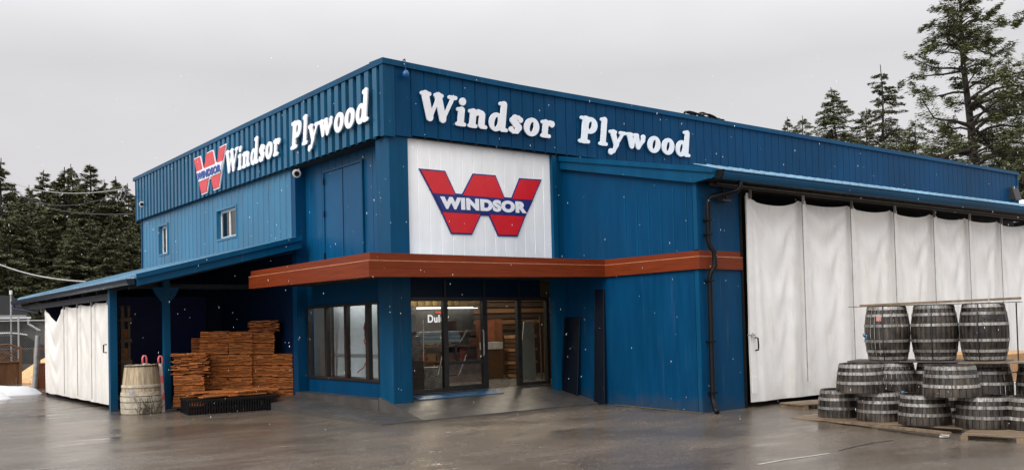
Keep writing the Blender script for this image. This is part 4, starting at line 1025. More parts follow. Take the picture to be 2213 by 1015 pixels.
lt.box(X, X+.95, 16.39, 16.42, zt_-.06, zt_); lt.box(X, X+.95, 16.385, 16.415, zt_-.49, zt_-.44); lt.build('lattice', FENCER, F2)
MB().box(X-.03, X+.06, 16.37, 16.46, .0, zt_+.02).build('post', FENCER, F2)
gp = MB(); gp.tube([at(75, 838, 1, 15.9), at(82, 724, 1, 15.9)], .072, 14); o = gp.build('bollard', plain('pipe_grey', (.28, .28, .27), .5, .3)); tag(o, 'leaning grey steel pipe post beside the red brown fence panel', 'post')
CF = thing('chain_link_fence', 'tall chain link fence with pipe rails behind the lattice fence', 'fence', (-4, 18.5, .18))
mesh_ = MB(); x0, x1, z0, z1, yF = -6.5, 1.0, .1, 2.12, 22.5; st_ = .075
n = int((x1-x0+z1-z0)/st_)
for i in range(n):
    for sg in (1, -1):
        a = x0-(z1-z0)+i*st_ if sg > 0 else x0+i*st_
        # clip the diagonal to the panel
        def pt(t): return (a+sg*t*(z1-z0), yF+.004*sg, z0+t*(z1-z0))
        t0, t1 = 0, 1; 
        lo_, hi_ = ((x0-a)/(sg*(z1-z0)), (x1-a)/(sg*(z1-z0))); lo_, hi_ = min(lo_, hi_), max(lo_, hi_); t0, t1 = max(0, lo_), min(1, hi_)
        if t1-t0 > .02: mesh_.tube([pt(t0), pt(t1)], .0055, 3, False)
mesh_.build('mesh', plain('wire_dark', (.10, .10, .10), .5), CF)
for x in (-4.6, at(40, 700, 1, 22.5).x, .3): MB().tube([(x, yF, .0), (x, yF, 2.25)], .035, 8).build('post', GALV, CF)
MB().tube([(x0, yF, 2.13), (x1, yF, 2.13)], .022, 8).build('rail', GALV, CF)
pole = thing('pole', 'thin pale metal pole standing behind the chain link fence', 'pole', (-2.0, 23.5, .02))
MB().tube([(-2.0, 23.5, .0), (-2.0, 23.5, 3.1)], .028, 8).build('shaft', GALV, pole); MB().tube([(-2.0, 23.5, 3.1), (-2.0, 23.5, 3.25)], .05, 8).build('finial', WHITE_FRAME, pole); MB().box(-2.5, -1.5, 23.48, 23.52, 2.3, 2.36).build('arm', GALV, pole)
# snow bank
sn = MB()
def snowslab(x0, x1, y0, y1, z0, h, sd):
    nx_, ny_ = 14, 10; b = len(sn.v)
    for j in range(ny_+1):
        for i in range(nx_+1):
            a, c = i/nx_, j/ny_; e = min(a, 1-a, c, 1-c); k_ = 1-math.exp(-e*16)
            sn.v.append((x0+(x1-x0)*a+.10*noise.noise(Vector((a*3, c*3, sd))), y0+(y1-y0)*c+.06*noise.noise(Vector((c*4, a*3, sd+3))), z0+h*k_*(.82+.3*noise.noise(Vector((a*3, c*4, sd+9))))))
    for j in range(ny_):
        for i in range(nx_): q = b+j*(nx_+1)+i; sn.f.append((q, q+1, q+nx_+2, q+nx_+1))
snowslab(-6.2, -3.85, 12.2, 13.3, .0, .26, 1); snowslab(-5.4, -2.85, 13.6, 16.0, .0, .26, 2); snowslab(-8.5, -6.0, 13, 15.5, .0, .18, 5)
tag(sn.build('snow_bank', SNOW, smooth=True), 'low white snow bank at the yard edge before the lattice fence', 'snow')
chip = MB(); chip.lathe([(1.5, 0), (1.15, .35), (.7, .68), (.25, .9), (.02, .95)], 22, (-.9, 21.3, .0)); o = chip.build('wood_chip_pile', plain('fresh_chips', (.62, .38, .18), .8, var=.4, scale=18, bstr=.6), smooth=True); tag(o, 'pale orange pile of wood chips behind the leaning pipe post', 'pile')
bk = MB()
prof_ = [(26.8, .0), (28, .5), (29.5, 1.35), (30.6, 1.9), (31.5, 2.0)]
xs_b = [-30+1.0*i for i in range(42)]
for y_, z_ in prof_:
    for x_ in xs_b: bk.v.append((x_, y_+.4*noise.noise(Vector((x_*.5, y_, 1))), z_+(.25*noise.noise(Vector((x_*.7, y_, 4))) if z_ > 0 else 0)))
for j in range(len(prof_)-1):
    for i in range(len(xs_b)-1): a = j*len(xs_b)+i; bk.f.append((a, a+1, a+len(xs_b)+1, a+len(xs_b)))
tag(bk.build('hill', plain('dark_earth', (.030, .028, .022), .9, var=.5, scale=9, bstr=.6), smooth=True), 'dark earth bank rising behind the parked cars', None, kind='structure')
# dark house beyond the fence
HS = thing('house', 'dark grey house with white gutters far behind the chain link fence', 'house', (-4, 32, .2))
HW = plain('house_grey', (.022, .022, .023), .7); HRf = plain('house_roof', (.016, .016, .017), .9, scale=25, spec=.1)
HX = at(60, 700, 1, 31).x
MB().box(-14, HX-.4, 31, 38, .0, 2.35).build('wall', HW, HS)
rf = MB(); rf.prism([(30.4, 2.45), (34.5, 3.5), (38.6, 2.45), (38.6, 2.35), (34.5, 3.4), (30.4, 2.35)], lambda p: (-14.5, p[0], p[1]), lambda p: (HX, p[0], p[1])); rf.build('roof', HRf, HS)
gt = MB(); gt.box(-14.5, HX, 30.28, 30.38, 2.33, 2.42); gt.tube([(HX-.1, 30.3, 2.3), (HX-.1, 30.35, 2.1), (HX+.5, 30.4, 1.7)], .05); gt.build('gutter', WHITE_FRAME, HS)
for x in (-9, -5.2, HX-2.4):
    o = MB().box(x, x+1.2, 30.94, 30.99, 1.0, 2.0).build('window', WHITE_FRAME, HS); MB().box(x+.08, x+1.12, 30.92, 30.935, 1.07, 1.93).build('pane', BLACK, o)
# parked cars behind the fence, snow along their roofs
def car(label, x, y, rz, paint):
    r = thing('parked_car', label, 'car', (x, y, .18), rz, 'cars parked behind the chain link fence')
    b = MB(); prof = [(-2.1, .35), (-2.15, .7), (-1.9, .92), (-1.2, .98), (1.15, .95), (2.0, .82), (2.15, .6), (2.1, .35)]
    b.prism(prof, lambda p: (p[0], -.85, p[1]), lambda p: (p[0], .85, p[1])); b.build('body', paint, r, local=True, bevel=.05)
    c_ = MB(); c_.hexa([(-1.6, -.78, .96), (1.1, -.78, .95), (1.1, .78, .95), (-1.6, .78, .96)], [(-1.05, -.62, 1.42), (.35, -.62, 1.42), (.35, .62, 1.42), (-1.05, .62, 1.42)]); c_.build('cabin', GLASS_DARK if False else BLACK, r, local=True, bevel=.04)
    rf = MB(); n_ = 14
    for i in range(n_):
        a0, a1 = i/n_, (i+1)/n_; f_ = lambda a: (-1.1+1.5*a, 1.43+.09*math.sin(math.pi*a))
        (xa, za), (xb, zb_) = f_(a0), f_(a1); rf.hexa([(xa, -.62, za), (xb, -.62, zb_), (xb, .62, zb_), (xa, .62, za)], [(xa, -.6, za+.05), (xb, -.6, zb_+.05), (xb, .6, zb_+.05), (xa, .6, za+.05)])
    rf.build('snowy_roof', SNOW, r, local=True)
    for sx in (-1.35, 1.35):
        for sy in (-.86, .86):
            w_ = MB(); w_.tube([(sx, sy-.1, .31), (sx, sy+.1, .31)], .31, 18); wo = w_.build('wheel', BLACK, r, local=True); MB().tube([(sx, sy-.112 if sy < 0 else sy+.101, .31), (sx, sy-.101 if sy < 0 else sy+.112, .31)], .18, 14).build('rim', GALV, wo, local=True)
    for sy in (-.55, .55): MB().box(2.1, 2.16, sy-.16, sy+.16, .62, .76).build('headlight', WHITE_FRAME, r, local=True)
    return r
DKP = plain('car_dark', (.03, .032, .036), .2, .3)
car('dark parked car with snowy roof left of the pale pole', -4.1, 24.5, R(8), DKP)
car('dark parked car with snowy roof right of the pale pole', -1.6, 26.0, R(8), plain('car_grey', (.05, .05, .055), .2, .3))

# ------------------------------------------------------------------ shop interior
WOODI = plain('shelf_wood', (.16, .085, .04), .6, scale=12, stretch=(1, 1, 8)); WOODD = plain('shelf_dark', (.05, .03, .02), .6)
CT = thing('pipe_cart', 'chrome cart with blue white pipe rolls just inside the glass', 'cart', (1.9, 1.2, .34))
def px(u, v, y): p = at(u, v, 1, y); return p
CHROME = plain('chrome', (.6, .6, .6), .25, .9)
m = MB()
for y in (1.05, 1.45):
    a, b = px(915, 690, y), px(915, 812, y); m.tube([(a.x, y, a.z), (b.x, y, .40)], .014); a = px(960, 690, y); m.tube([(a.x, y, a.z), (a.x, y, .40)], .014)
m.build('frame_tube', CHROME, CT)
for yy in (1.08, 1.42):
    for (u0, v0, u1, v1, u2, v2) in ((913, 745, 945, 746, 962, 702), (950, 744, 990, 743, 1010, 712), (915, 812, 945, 812, 955, 770), (960, 812, 990, 810, 1008, 765)):
        p0, p1, p2 = px(u0, v0, yy), px(u1, v1, yy), px(u2, v2, yy); MB().tube([p0, p1, p1.lerp(p2, .15)+Vector((.01, 0, -.01)), p2], .013).build('arm', CHROME, CT)
ROLL = plain('pipe_roll_blue', (.50, .62, .70), .4, var=.3, scale=18, stretch=(8, 1, 1)); rend = plain('roll_end', (.16, .16, .17), .6)
for i in range(11):
    row = 0 if i < 5 else (1 if i < 9 else 2); kk = i-(0, 5, 9)[row]
    z = px(950, 738, 1.2).z+.02+row*.075; y = 1.08+kk*.085+row*.04
    o = MB().tube([(1.28+.03*(i % 3), y, z), (2.16+.04*(i % 2), y, z)], .037, 12).build('pipe_roll', ROLL, None); tag(o, 'pale blue pipe roll in the pile on the chrome cart', 'pipe roll', 'pipe rolls on the cart')
DX = thing('paint_display', 'grey lit paint brand display board high inside the shop', 'display', (4.5, 5.2, 1.5))
MB().box(3.55, 5.75, 5.2, 5.3, 1.45, 2.06).build('board', plain('display_grey', (.12, .12, .12), .35), DX)
text('Dulux', (4.08, 5.19, 1.68), (1, 0, 0), (0, 0, 1), .62, .19, .01, 'lettering', emit('lit_sign_white', (1, 1, 1), 1.1), DX, .02)
MB().obox((4.40, 5.19, 1.92), (.20, .012, .045), 0, 0, .1).build('red_mark', plain('mark_red', (.7, .1, .05), .5), DX)
MB().box(3.7, 5.5, 5.05, 5.10, 2.02, 2.05).build('lamp_strip', emit('strip_lamp', (1, .95, .88), 5), DX)
SL = thing('slatted_shelf', 'yellowish slatted loft shelf above the paint display', 'shelf', (4, 5.6, 2.1))
for i in range(9): MB().box(3.4+i*.22, 3.52+i*.22, 5.6, 5.64, 2.1, 2.5).build('slat', plain('slat_yellow', (.34, .24, .09), .6) if i == 0 else bpy.data.materials['slat_yellow'], SL)
MB().box(3.3, 6.2, 5.66, 5.7, 2.05, 2.6).build('back_panel', plain('loft_tan', (.25, .18, .08), .7), SL)
SH = thing('goods_shelf', 'tall dark wooden shelf rack of boxes in the shop middle', 'shelf', (4.2, 4.2, .34))
for z in (.36, .75, 1.1, 1.42): MB().box(2.9, 5.0, 3.9, 4.4, z, z+.04).build('shelf_board', WOODI, SH)
for x in (2.9, 4.0, 4.97): MB().box(x, x+.04, 3.9, 4.4, .34, 1.7).build('upright', WOODD, SH)
rb = random.Random(5)
for z in (.40, .79, 1.14):
    x = 2.96
    while x < 4.85:
        w_ = rb.uniform(.12, .3); h_ = rb.uniform(.15, .30); o = MB().box(x, x+w_, 3.95, 4.3, z+.001, z+h_).build('goods_box', plain('box_%d%d' % (int(z*100), int(x*100)), rb.choice([(.20, .12, .06), (.10, .07, .05), (.30, .24, .16), (.05, .05, .05), (.22, .06, .04), (.16, .15, .12)]), .6)); tag(o, 'cardboard goods box on the dark shop shelf', 'box', 'boxes on the shop shelf'); x += w_+.03
CO = thing('sales_counter', 'low pale pinkish shop counter behind the glass door', 'counter', (3.6, 3.0, .34))
MB().box(3.15, 4.1, 2.95, 3.4, .34, .74).build('front', plain('counter_front', (.34, .26, .23), .5), CO); MB().box(3.1, 4.15, 2.9, 3.45, .741, .78).build('top', WOODD, CO)
BC = thing('brown_cabinet', 'reddish brown cabinet with white carton in the shop middle', 'cabinet', (4.85, 3.5, .34))
MB().box(4.60, 5.08, 3.5, 3.9, .34, 1.72).build('case', plain('cabinet_brown', (.20, .075, .035), .55), BC); MB().box(4.63, 4.83, 3.47, 3.499, 1.20, 1.68).build('door', plain('cabinet_red', (.26, .09, .05), .5), BC)
o = MB().box(4.30, 4.78, 3.1, 3.35, 1.03, 1.19).build('carton', PAPER); tag(o, 'long white carton on the cabinet stand inside the shop', 'carton')
o = MB().box(4.25, 4.80, 3.12, 3.34, .34, 1.028).build('cabinet_stand', WOODI); tag(o, 'brown timber stand under the white carton', 'stand')
PS = thing('plank_stack', 'stack of brown floor planks right of the cabinet', 'lumber', (5.0, 3.0, .34))
for k_ in range(10): MB().box(4.98+.01*(k_ % 3), 5.65, 2.9, 3.3, .36+.10*k_, .43+.10*k_).build('plank', LUMBER if k_ % 3 == 0 else WOODI, PS)
LU = thing('upper_lumber', 'dark lumber lengths stored high on the right of the shop', 'lumber', (5.6, 4.2, 1.4))
for k_ in range(6): MB().box(5.1, 7.2, 4.2, 4.7, 1.46+.14*k_, 1.56+.14*k_).build('board', WOODI if k_ % 2 else WOODD, LU)
MB().box(5.05, 7.3, 4.2, 4.8, .34, 1.40).build('base', WOODD, LU)
o = MB().hexa([(3.75, 1.62, .34), (4.05, 1.62, .34), (4.05, 1.66, .34), (3.75, 1.66, .34)], [(4.02, 2.0, 1.66), (4.32, 2.0, 1.66), (4.32, 2.04, 1.66), (4.02, 2.04, 1.66)])
o = MB().hexa([(3.96, 1.5, .44), (4.46, 1.5, .36), (4.46, 1.54, .36), (3.96, 1.54, .44)], [(4.24, 1.6, 1.64), (4.50, 1.6, 1.66), (4.50, 1.64, 1.66), (4.24, 1.64, 1.64)]).build('leaning_board', plain('pale_green_board', (.42, .46, .42), .5, var=.08)); tag(o, 'tall pale green grey board leaning inside the right pane', 'board')
CR = MB()
for i in range(16): x = 4.45+.03*i; CR.tube([(x, 1.3+.05*math.sin(i*2.1), .4), (x+.01, 1.3+.05*math.sin(i*2.1+.5), 1.75)], .022, 6)
tag(CR.build('rolled_carpet', plain('carpet_brown', (.17, .10, .07), .8, island=.4)), 'brown rolled carpets standing upright beside the leaning board', 'carpet')
BN = thing('goods_bin', 'dark wire bin full of small items at the left door pane', 'bin', (.9, .9, .34))
MB().box(.66, 1.15, .8, 1.1, .36, .95).build('bin', plain('bin_dark', (.05, .035, .03), .6, var=.5, scale=40), BN); MB().box(.72, 1.0, .8, 1.0, 1.5, 1.82).build('top_box', plain('pale_box', (.4, .42, .42), .5), BN); MB().box(.64, .67, .8, 1.1, .36, 1.9).build('upright', GALV, BN); MB().box(.70, 1.1, .82, 1.08, .951, 1.4).build('stacked_goods', plain('goods_mix', (.12, .10, .09), .5, var=.8, scale=30), BN)
PO = MB(); p = px(930, 800, 1.35); PO.lathe([(.02, 0), (.11, .28)], 12, (p.x, 1.7, .36)); PO.lathe([(.11, .28), (.0, .28)], 12, (p.x, 1.7, .36)); tag(PO.build('red_cone_pot', plain('pot_red', (.28, .05, .03), .5)), 'red brown cone standing under the pipe cart', 'pot')
WB = MB().box(1.35, 2.3, 1.8, 2.1, .34, .76).build('carton_row', plain('carton_white', (.45, .42, .38), .6, var=.4, scale=12)); tag(WB, 'row of printed pale cartons low behind the pipe cart', 'carton')
# ceiling lights of the shop (lit in the photo)
for i, (x, y) in enumerate(((2.2, 2.4), (5.5, 3.0), (4.0, 5.0))):
    cl = thing('ceiling_light', ['lit strip light on the shop ceiling behind the entrance', 'lit strip light on the shop ceiling over the planks', 'lit strip light on the shop ceiling by the paint display'][i], 'light', (x, y, 3.2))
    MB().box(x-.6, x+.6, y-.08, y+.08, 3.22, 3.29).build('housing', WHITE_FRAME, cl); MB().box(x-.58, x+.58, y-.06, y+.06, 3.20, 3.219).build('diffuser', emit('strip_light_%d' % i, (1, .86, .68), 80), cl)
# shop window display
for i, (a, b, lb) in enumerate(((2.40, 3.05, 'white display board behind the middle window pane'), (3.25, 3.86, 'white display board behind the left window pane'), (1.55, 2.20, 'white display board behind the third window pane'), (.95, 1.42, 'white display board behind the right window pane'))):
    o = MB().obox((.82, (a+b)/2, 1.33), (.03, b-a, 1.45), 0, 0, .03).build('display_board', plain('display_white_%d' % i, [(.62, .65, .66), (.48, .50, .50), (.55, .58, .58), (.5, .5, .48)][i], .5, var=.06)); tag(o, lb, 'board')
r_ = MB().box(.74, .77, .9, 3.9, 1.02, 1.07); tag(r_.build('display_rail', GREYPLASTIC), 'grey rail running across behind the shop window', 'rail')
tw = MB(); tw.tube([(.70, 3.62, .6), (.70, 3.62, 2.05)], .03, 8); tw.tube([(.62, 1.25, .6), (.62, 1.25, 2.05)], .03, 8); tag(tw.build('display_post', BRONZE), 'dark upright posts of the window display', 'post')
cdm = MB()
pts = [(.5, 1.86+.05*math.sin(i*.8), 1.66-.033*i+.0) for i in range(14)]
cdm.tube(pts, .011, 6); cdm.tube([(.5, 1.86-.06-.05*math.sin(i*.7), 1.66-.06*i) for i in range(12)], .011, 6); cdm.tube([(.5, 1.8, .98), (.5, 1.95, .82), (.5, 2.12, .76), (.5, 2.2, .72)], .011, 6)
tag(cdm.build('extension_cord', plain('cord_red', (.55, .08, .03), .5)), 'orange red cord hanging loose behind the shop window', 'cord')
o = MB().box(.5, .75, 1.0, 1.25, .62, 1.1).build('red_box', plain('box_redbrown', (.16, .05, .03), .5)); tag(o, 'red brown box low in the right corner of the shop window', 'box')
o = MB().obox((.55, 1.83, 1.55), (.1, .16, .3), 0, 0, 0).build('tool_case', plain('case_navy', (.02, .02, .06), .4), bevel=.02); tag(o, 'dark navy tool hanging in the shop window above the cord', 'tool')
wl = thing('display_fill_lamp', 'added unseen lamp brightening the shop window display', 'lamp', (.7, 2.4, 2.2))  # lamp added out of sight to brighten the display boards
MB().box(.55, .62, 1.0, 3.85, 2.2, 2.24).build('housing', WHITE_FRAME, wl); MB().box(.555, .615, 1.02, 3.83, 2.18, 2.199).build('tube', emit('display_fill', (1, .97, .92), 16), wl)
# glossy dark covers standing by the recess on the right of the entrance
DPAN = plain('dark_door_panel', (.003, .006, .014), .38, spec=.3, var=.05, scale=1)
def dark_panel(label, y0, y1, z0, z1, lean):
    r = thing('dark_panel', label, 'panel', (4.0, (y0+y1)/2, z0))
    MB().hexa([(4.0-lean, y0, z0), (4.035-lean, y0, z0), (4.035-lean, y1, z0), (4.0-lean, y1, z0)], [(4.045, y0+.02, z1), (4.078, y0+.02, z1), (4.078, y1-.02, z1), (4.045, y1-.02, z1)]).build('sheet', DPAN, r, bevel=.012)
    MB().hexa([(3.99-lean, y1-.03, z0), (3.999-lean, y1-.03, z0), (3.999-lean, y1, z0), (3.99-lean, y1, z0)], [(4.035, y1-.05, z1), (4.044, y1-.05, z1), (4.044, y1-.02, z1), (4.035, y1-.02, z1)]).build('edge_strip', GUTTERDK, r)
dark_panel('short dark panel leaning in the corner right of the entrance', -.42, .06, .10, 1.70, .10)
dark_panel('tall narrow dark panel at the near edge of the recess', -1.13, -.84, .0, 2.22, .04)
mt_ = MB().hexa([(.6, .12, .277), (2.5, .12, .277), (2.5, .4, .336), (.6, .4, .336)], [(.6, .12, .287), (2.5, .12, .287), (2.5, .4, .346), (.6, .4, .346)]); tag(mt_.build('door_mat', plain('mat_blue', (.03, .12, .24), .35)), 'blue mat on the ramp before the glass door', 'mat')

# ------------------------------------------------------------------ trees
def tree_mesh(seed, H, Rr, base, style, quads, crown_pow=.85):
    """returns wood MB and foliage arrays: many needle sprays along drooping limbs"""
    rnd = np.random.RandomState(seed); wood_ = MB(); V = []; Fq = []
    lean = rnd.uniform(-.02, .02, 2)
    def axis(z): return np.array([lean[0]*z+.12*math.sin(z*.5+seed), lean[1]*z+.12*math.cos(z*.4+seed*2), z])
    rt = .011*H+.04 if style != 'fir' else .019*H+.05
    n = 12; wood_.tube([axis(H*i/n) for i in range(n+1)], [rt*(1-.93*i/n)+.008 for i in range(n+1)], 7, False)
    limbs = []; z = base*H; step = .27 if style == 'spruce' else (.34 if style == 'thin' else H*.020)
    while z < H*.985:
        t = (z-base*H)/(H*(1-base)); k = rnd.randint(5, 9)
        if style == 'thin': k = rnd.randint(3, 6)
        if style == 'fir': k = rnd.randint(2, 5)
        for _ in range(k):
            az = rnd.uniform(0, 2*math.pi)
            if style == 'fir':
                prof = min(1, .55+1.2*t) * (1-t**2.6)**.8; L = Rr*prof*rnd.uniform(.45, 1.1)
            else: L = Rr*((1-t)**crown_pow*.985+.012)*rnd.uniform(.6, 1.12)*(1.0 if t > .12 else .6+3*t)
            if L > .05: limbs.append((z+rnd.uniform(-.5, .5)*step, az, L, t))
        z += step*rnd.uniform(.7, 1.3)
    tot = sum(l[2] for l in limbs); per = quads/tot
    for (z, az, L, t) in limbs:
        if style == 'fir': up = rnd.uniform(-.25, .35)+.5*t; droop = rnd.uniform(.1, .5)
        else: up = rnd.uniform(-.22, .22)+.18*t; droop = rnd.uniform(.2, .6)*(1-.4*t)
        o = axis(z); dh = np.array([math.cos(az), math.sin(az), 0]); sd_ = np.array([-dh[1], dh[0], 0]); wob = rnd.uniform(-.25, .25)
        pts = []; m_ = 6
        for i in range(m_+1):
            s = i/m_; kink = .10*L*math.sin(s*5+az)*(1 if style == 'fir' else .3)
            pts.append(o+dh*(L*s)+sd_*(wob*L*s*s+kink)+np.array([0, 0, L*(up*s-droop*s*s+(.25*droop*s**4))+(.06*L*math.sin(s*6+az*3) if style == 'fir' else 0)]))
        pts = np.array(pts); r0 = max(.010, .012*L+.006)*(1.6 if style == 'fir' else 1)
        wood_.tube(pts, [r0*(1-.85*i/m_) for i in range(m_+1)], 4 if style != 'fir' else 5, False)
        nq = max(4, int(per*L)); s = rnd.uniform(.16 if style != 'fir' else .30, 1.02, nq)**(.75)
        s = np.clip(s, 0, 1)
        if style == 'fir':  # clumped sprays along secondary twigs
            nc = max(4, int(L*4.5)); cs = rnd.uniform(.28, 1.0, nc)**.8; which = rnd.randint(0, nc, nq); lat_c = rnd.uniform(-1, 1, nc)*.30*L*(1.15-cs); up_c = rnd.uniform(-.10, .20, nc)*L*.6
            s = np.clip(cs[which]+rnd.normal(0, .035, nq), 0, 1); lat = lat_c[which]+rnd.normal(0, .16, nq); vz = up_c[which]+rnd.normal(0, .075, nq)
        else:
            lat = rnd.uniform(-1, 1, nq)*(.20*L*(1.12-s)+.05); vz = rnd.normal(0, .05, nq)-.22*np.abs(lat)
        idx = np.minimum((s*m_).astype(int), m_-1); fr = s*m_-idx
        P_ = pts[idx]*(1-fr)[:, None]+pts[idx+1]*fr[:, None]+sd_[None]*lat[:, None]+np.array([0, 0, 1.0])[None]*vz[:, None]
        ang = az+np.sign(lat)*rnd.uniform(.2, 1.1, nq); ln = rnd.uniform(.11, .26, nq)*(1.0 if style != 'fir' else 1.0); wd_ = ln*rnd.uniform(.20, .42, nq)
        D_ = np.stack([np.cos(ang), np.sin(ang), rnd.uniform(-.55, .15, nq)], 1); 
        W_ = np.stack([-np.sin(ang), np.cos(ang), rnd.uniform(-.9, .9, nq)], 1); W_ /= np.linalg.norm(W_, axis=1)[:, None]
        a = P_-D_*(ln*.4)[:, None]; b = P_+W_*(wd_*.5)[:, None]; c = P_+D_*(ln*.6)[:, None]; d_ = P_-W_*(wd_*.5)[:, None]
        V.append(np.stack([a, b, c, d_], 1).reshape(-1, 3))
    V = np.concatenate(V); return wood_, V
def make_tree(name, label, loc, seed, H, Rr, base, style, quads, mat, group=None, rz=0, cp=.85):
    r = thing(name, label, 'tree', loc, rz, group)
    w_, V = tree_mesh(seed, H, Rr, base, style, quads, cp)
    w_.build('trunk', BARK, r, local=True)
    me = bpy.data.meshes.new('crown'); nf = len(V)//4
    me.vertices.add(len(V)); me.vertices.foreach_set('co', V.astype(np.float32).ravel())
    me.loops.add(len(V)); me.loops.foreach_set('vertex_index', np.arange(len(V), dtype=np.int32))
    me.polygons.add(nf); me.polygons.foreach_set('loop_start', np.arange(0, len(V), 4, dtype=np.int32)); me.polygons.foreach_set('loop_total', np.full(nf, 4, dtype=np.int32))
    me.update(calc_edges=True); me.materials.append(mat)
    o = bpy.data.objects.new('crown', me); COL.objects.link(o); o.parent = r
    return r
GT = 'dark conifers of the grove left of the store'
GH = 12.0
LP = [make_tree('conifer_tree', '', (0, 0, 0), 100+i, GH, 3.0+.25*i, .06, 'spruce', 60000, NEEDLE_D, GT, 0, .85) for i in range(4)]
# (photo x of the top, photo y of the top, distance)
grove = [(4, 343, 50), (45, 418, 57), (88, 366, 60), (112, 392, 66), (135, 362, 58), (157, 355, 62), (177, 402, 57), (197, 357, 60), (218, 388, 66), (252, 382, 58), (272, 396, 64), (295, 420, 60), (-40, 380, 58), (62, 400, 68), (25, 400, 66), (320, 415, 62)]
names_ = ['first', 'second', 'third', 'fourth', 'fifth', 'sixth', 'seventh', 'eighth', 'ninth', 'tenth', 'eleventh', 'twelfth', 'thirteenth', 'fourteenth', 'fifteenth', 'sixteenth', 'seventeenth', 'eighteenth', 'nineteenth', 'twentieth']
order = sorted(range(len(grove)), key=lambda i: -grove[i][0])
rk_ = {i: k for k, i in enumerate(order)}
used = set()
for i, (u, v, dd_) in enumerate(grove):
    p = atd(u, v, dd_); sc = (p.z-.18)/GH; kp = i % 4
    lb = 'dark conifer in the left grove, %s treetop counting from the blue store' % names_[rk_[i]]
    if kp not in used:
        used.add(kp); t_ = LP[kp]; t_.location = (p.x, p.y, .18); t_.scale = (sc*1.22, sc*1.22, sc); t_['label'] = lb
    else:
        t_ = dup(LP[kp], (p.x, p.y, .18), i*1.7, lb); f_ = 1.05+.35*((i*7) % 5)/4; t_.scale = (sc*f_, sc*f_, sc)
# lower infill trees of the same grove
fill = [(15, 470, 46), (60, 480, 50), (105, 470, 52), (150, 478, 50), (195, 466, 52), (240, 474, 50), (285, 480, 52), (-25, 480, 50), (130, 440, 70), (215, 445, 70), (30, 450, 70), (285, 450, 70), (-10, 440, 74), (70, 436, 75), (105, 430, 74), (170, 432, 76), (250, 440, 75), (310, 445, 74)]
for i, (u, v, dd_) in enumerate(fill):
    p = atd(u, v, dd_); sc = (p.z-.18)/GH
    t_ = dup(LP[i % 4], (p.x, p.y, .18), 2.3*i+.5, 'shorter dark conifer filling the lower part of the left grove, %s from the left' % names_[sorted(range(len(fill)), key=lambda q: fill[q][0]).index(i)]); t_.scale = (sc*1.35, sc*1.35, sc)
for i, (u, v, dd_) in enumerate([(66, 668, 41), (88, 655, 43), (112, 660, 42), (5, 650, 52), (40, 640, 54)]):
    p = atd(u, v, dd_); sc = p.z/GH; t_ = dup(LP[i % 4], (p.x, p.y, .0), 1.3*i, 'small dark evergreen behind the chain link fence, %s from the left' % names_[[3, 4, 0, 1, 2].index(i)] if False else 'small dark evergreen behind the yard fence, %s from the left' % names_[[2, 3, 4, 0, 1][i]], 'small evergreens behind the yard fence'); t_.scale = (sc*1.9, sc*1.9, sc)
sb = MB(); p0 = at(20, 660, 1, 24)
for i in range(60):
    a = random.uniform(0, 6.28); b0 = Vector((-4.0+random.uniform(-.8, .8), 27.5+random.uniform(-.4, .4), .2)); tip = b0+Vector((math.cos(a)*random.uniform(.3, 1.4), math.sin(a)*.6, random.uniform(2.2, 4.3)))
    mid = b0.lerp(tip, .5)+Vector((0, 0, .35)); sb.tube([b0, mid, tip], [.018, .012, .005], 4)
    for k_ in range(3): sb.tube([mid, mid+Vector((random.uniform(-.5, .5), random.uniform(-.2, .2), random.uniform(.3, .9)))], [.008, .004], 4)
tag(sb.build('bare_shrub', plain('twig', (.11, .085, .07), .8)), 'tall bare twiggy shrub beside the dark house', 'shrub')
# right hand trees
GR = 'conifers behind the front parapet'
big = atd(2105, 420, 52)
make_tree('fir_tree', 'huge open fir with gnarled limbs towering over the right parapet', (big.x, big.y, .0), 31, atd(2100, -55, 52).z, 6.1, .20, 'fir', 78000, NEEDLE_G, GR, 1.0)
def rt(label, u, v, dd_, seed, Rr, style, quads, mat, cp=.85, base=.12):
    p = atd(u, v, dd_); return make_tree('conifer_tree', label, (p.x, p.y, 0), seed, p.z, Rr, base, style, quads, mat, GR, seed, cp)
rt('neat pointed conifer standing alone left of the tall trees', 1803, 186, 70, 41, 4.3, 'spruce', 30000, NEEDLE_G, .9, .60)
rt('thin straggly conifer between the neat one and the slender spire', 1868, 232, 68, 42, 2.9, 'thin', 12000, NEEDLE_S, .7, .62)
rt('slender sparse spire, tallest tree left of the huge fir', 1910, 138, 66, 43, 3.5, 'thin', 24000, NEEDLE_S, .72, .48)
rt('small conifer top just above the parapet, left one of two', 1692, 253, 78, 44, 2.0, 'thin', 6000, NEEDLE_S, .8, .75)
rt('small conifer top just above the parapet, right one of two', 1735, 248, 76, 45, 2.8, 'spruce', 14000, NEEDLE_G, .8, .72)
rt('bushy conifer in front of the slender spire', 1985, 258, 60, 46, 4.4, 'spruce', 26000, NEEDLE_G, .65, .40)
rt('broad dark conifer at the foot of the huge fir, left side', 2040, 290, 56, 47, 5.0, 'spruce', 26000, NEEDLE_G, .55, .35)
rt('broad dark conifer at the foot of the huge fir, right side', 2165, 270, 60, 48, 5.2, 'spruce', 28000, NEEDLE_G, .55, .35)
rt('conifer cut by the right edge of the picture', 2235, 110, 62, 49, 6.0, 'fir', 32000, NEEDLE_G, .6, .2)
rt('dark conifer low behind the far parapet end', 2205, 335, 50, 50, 4.2, 'spruce', 20000, NEEDLE_D, .5, .25)
rt('low bushy conifer behind the parapet under the slender spire', 1930, 268, 74, 51, 4.4, 'spruce', 24000, NEEDLE_G, .6, .5)
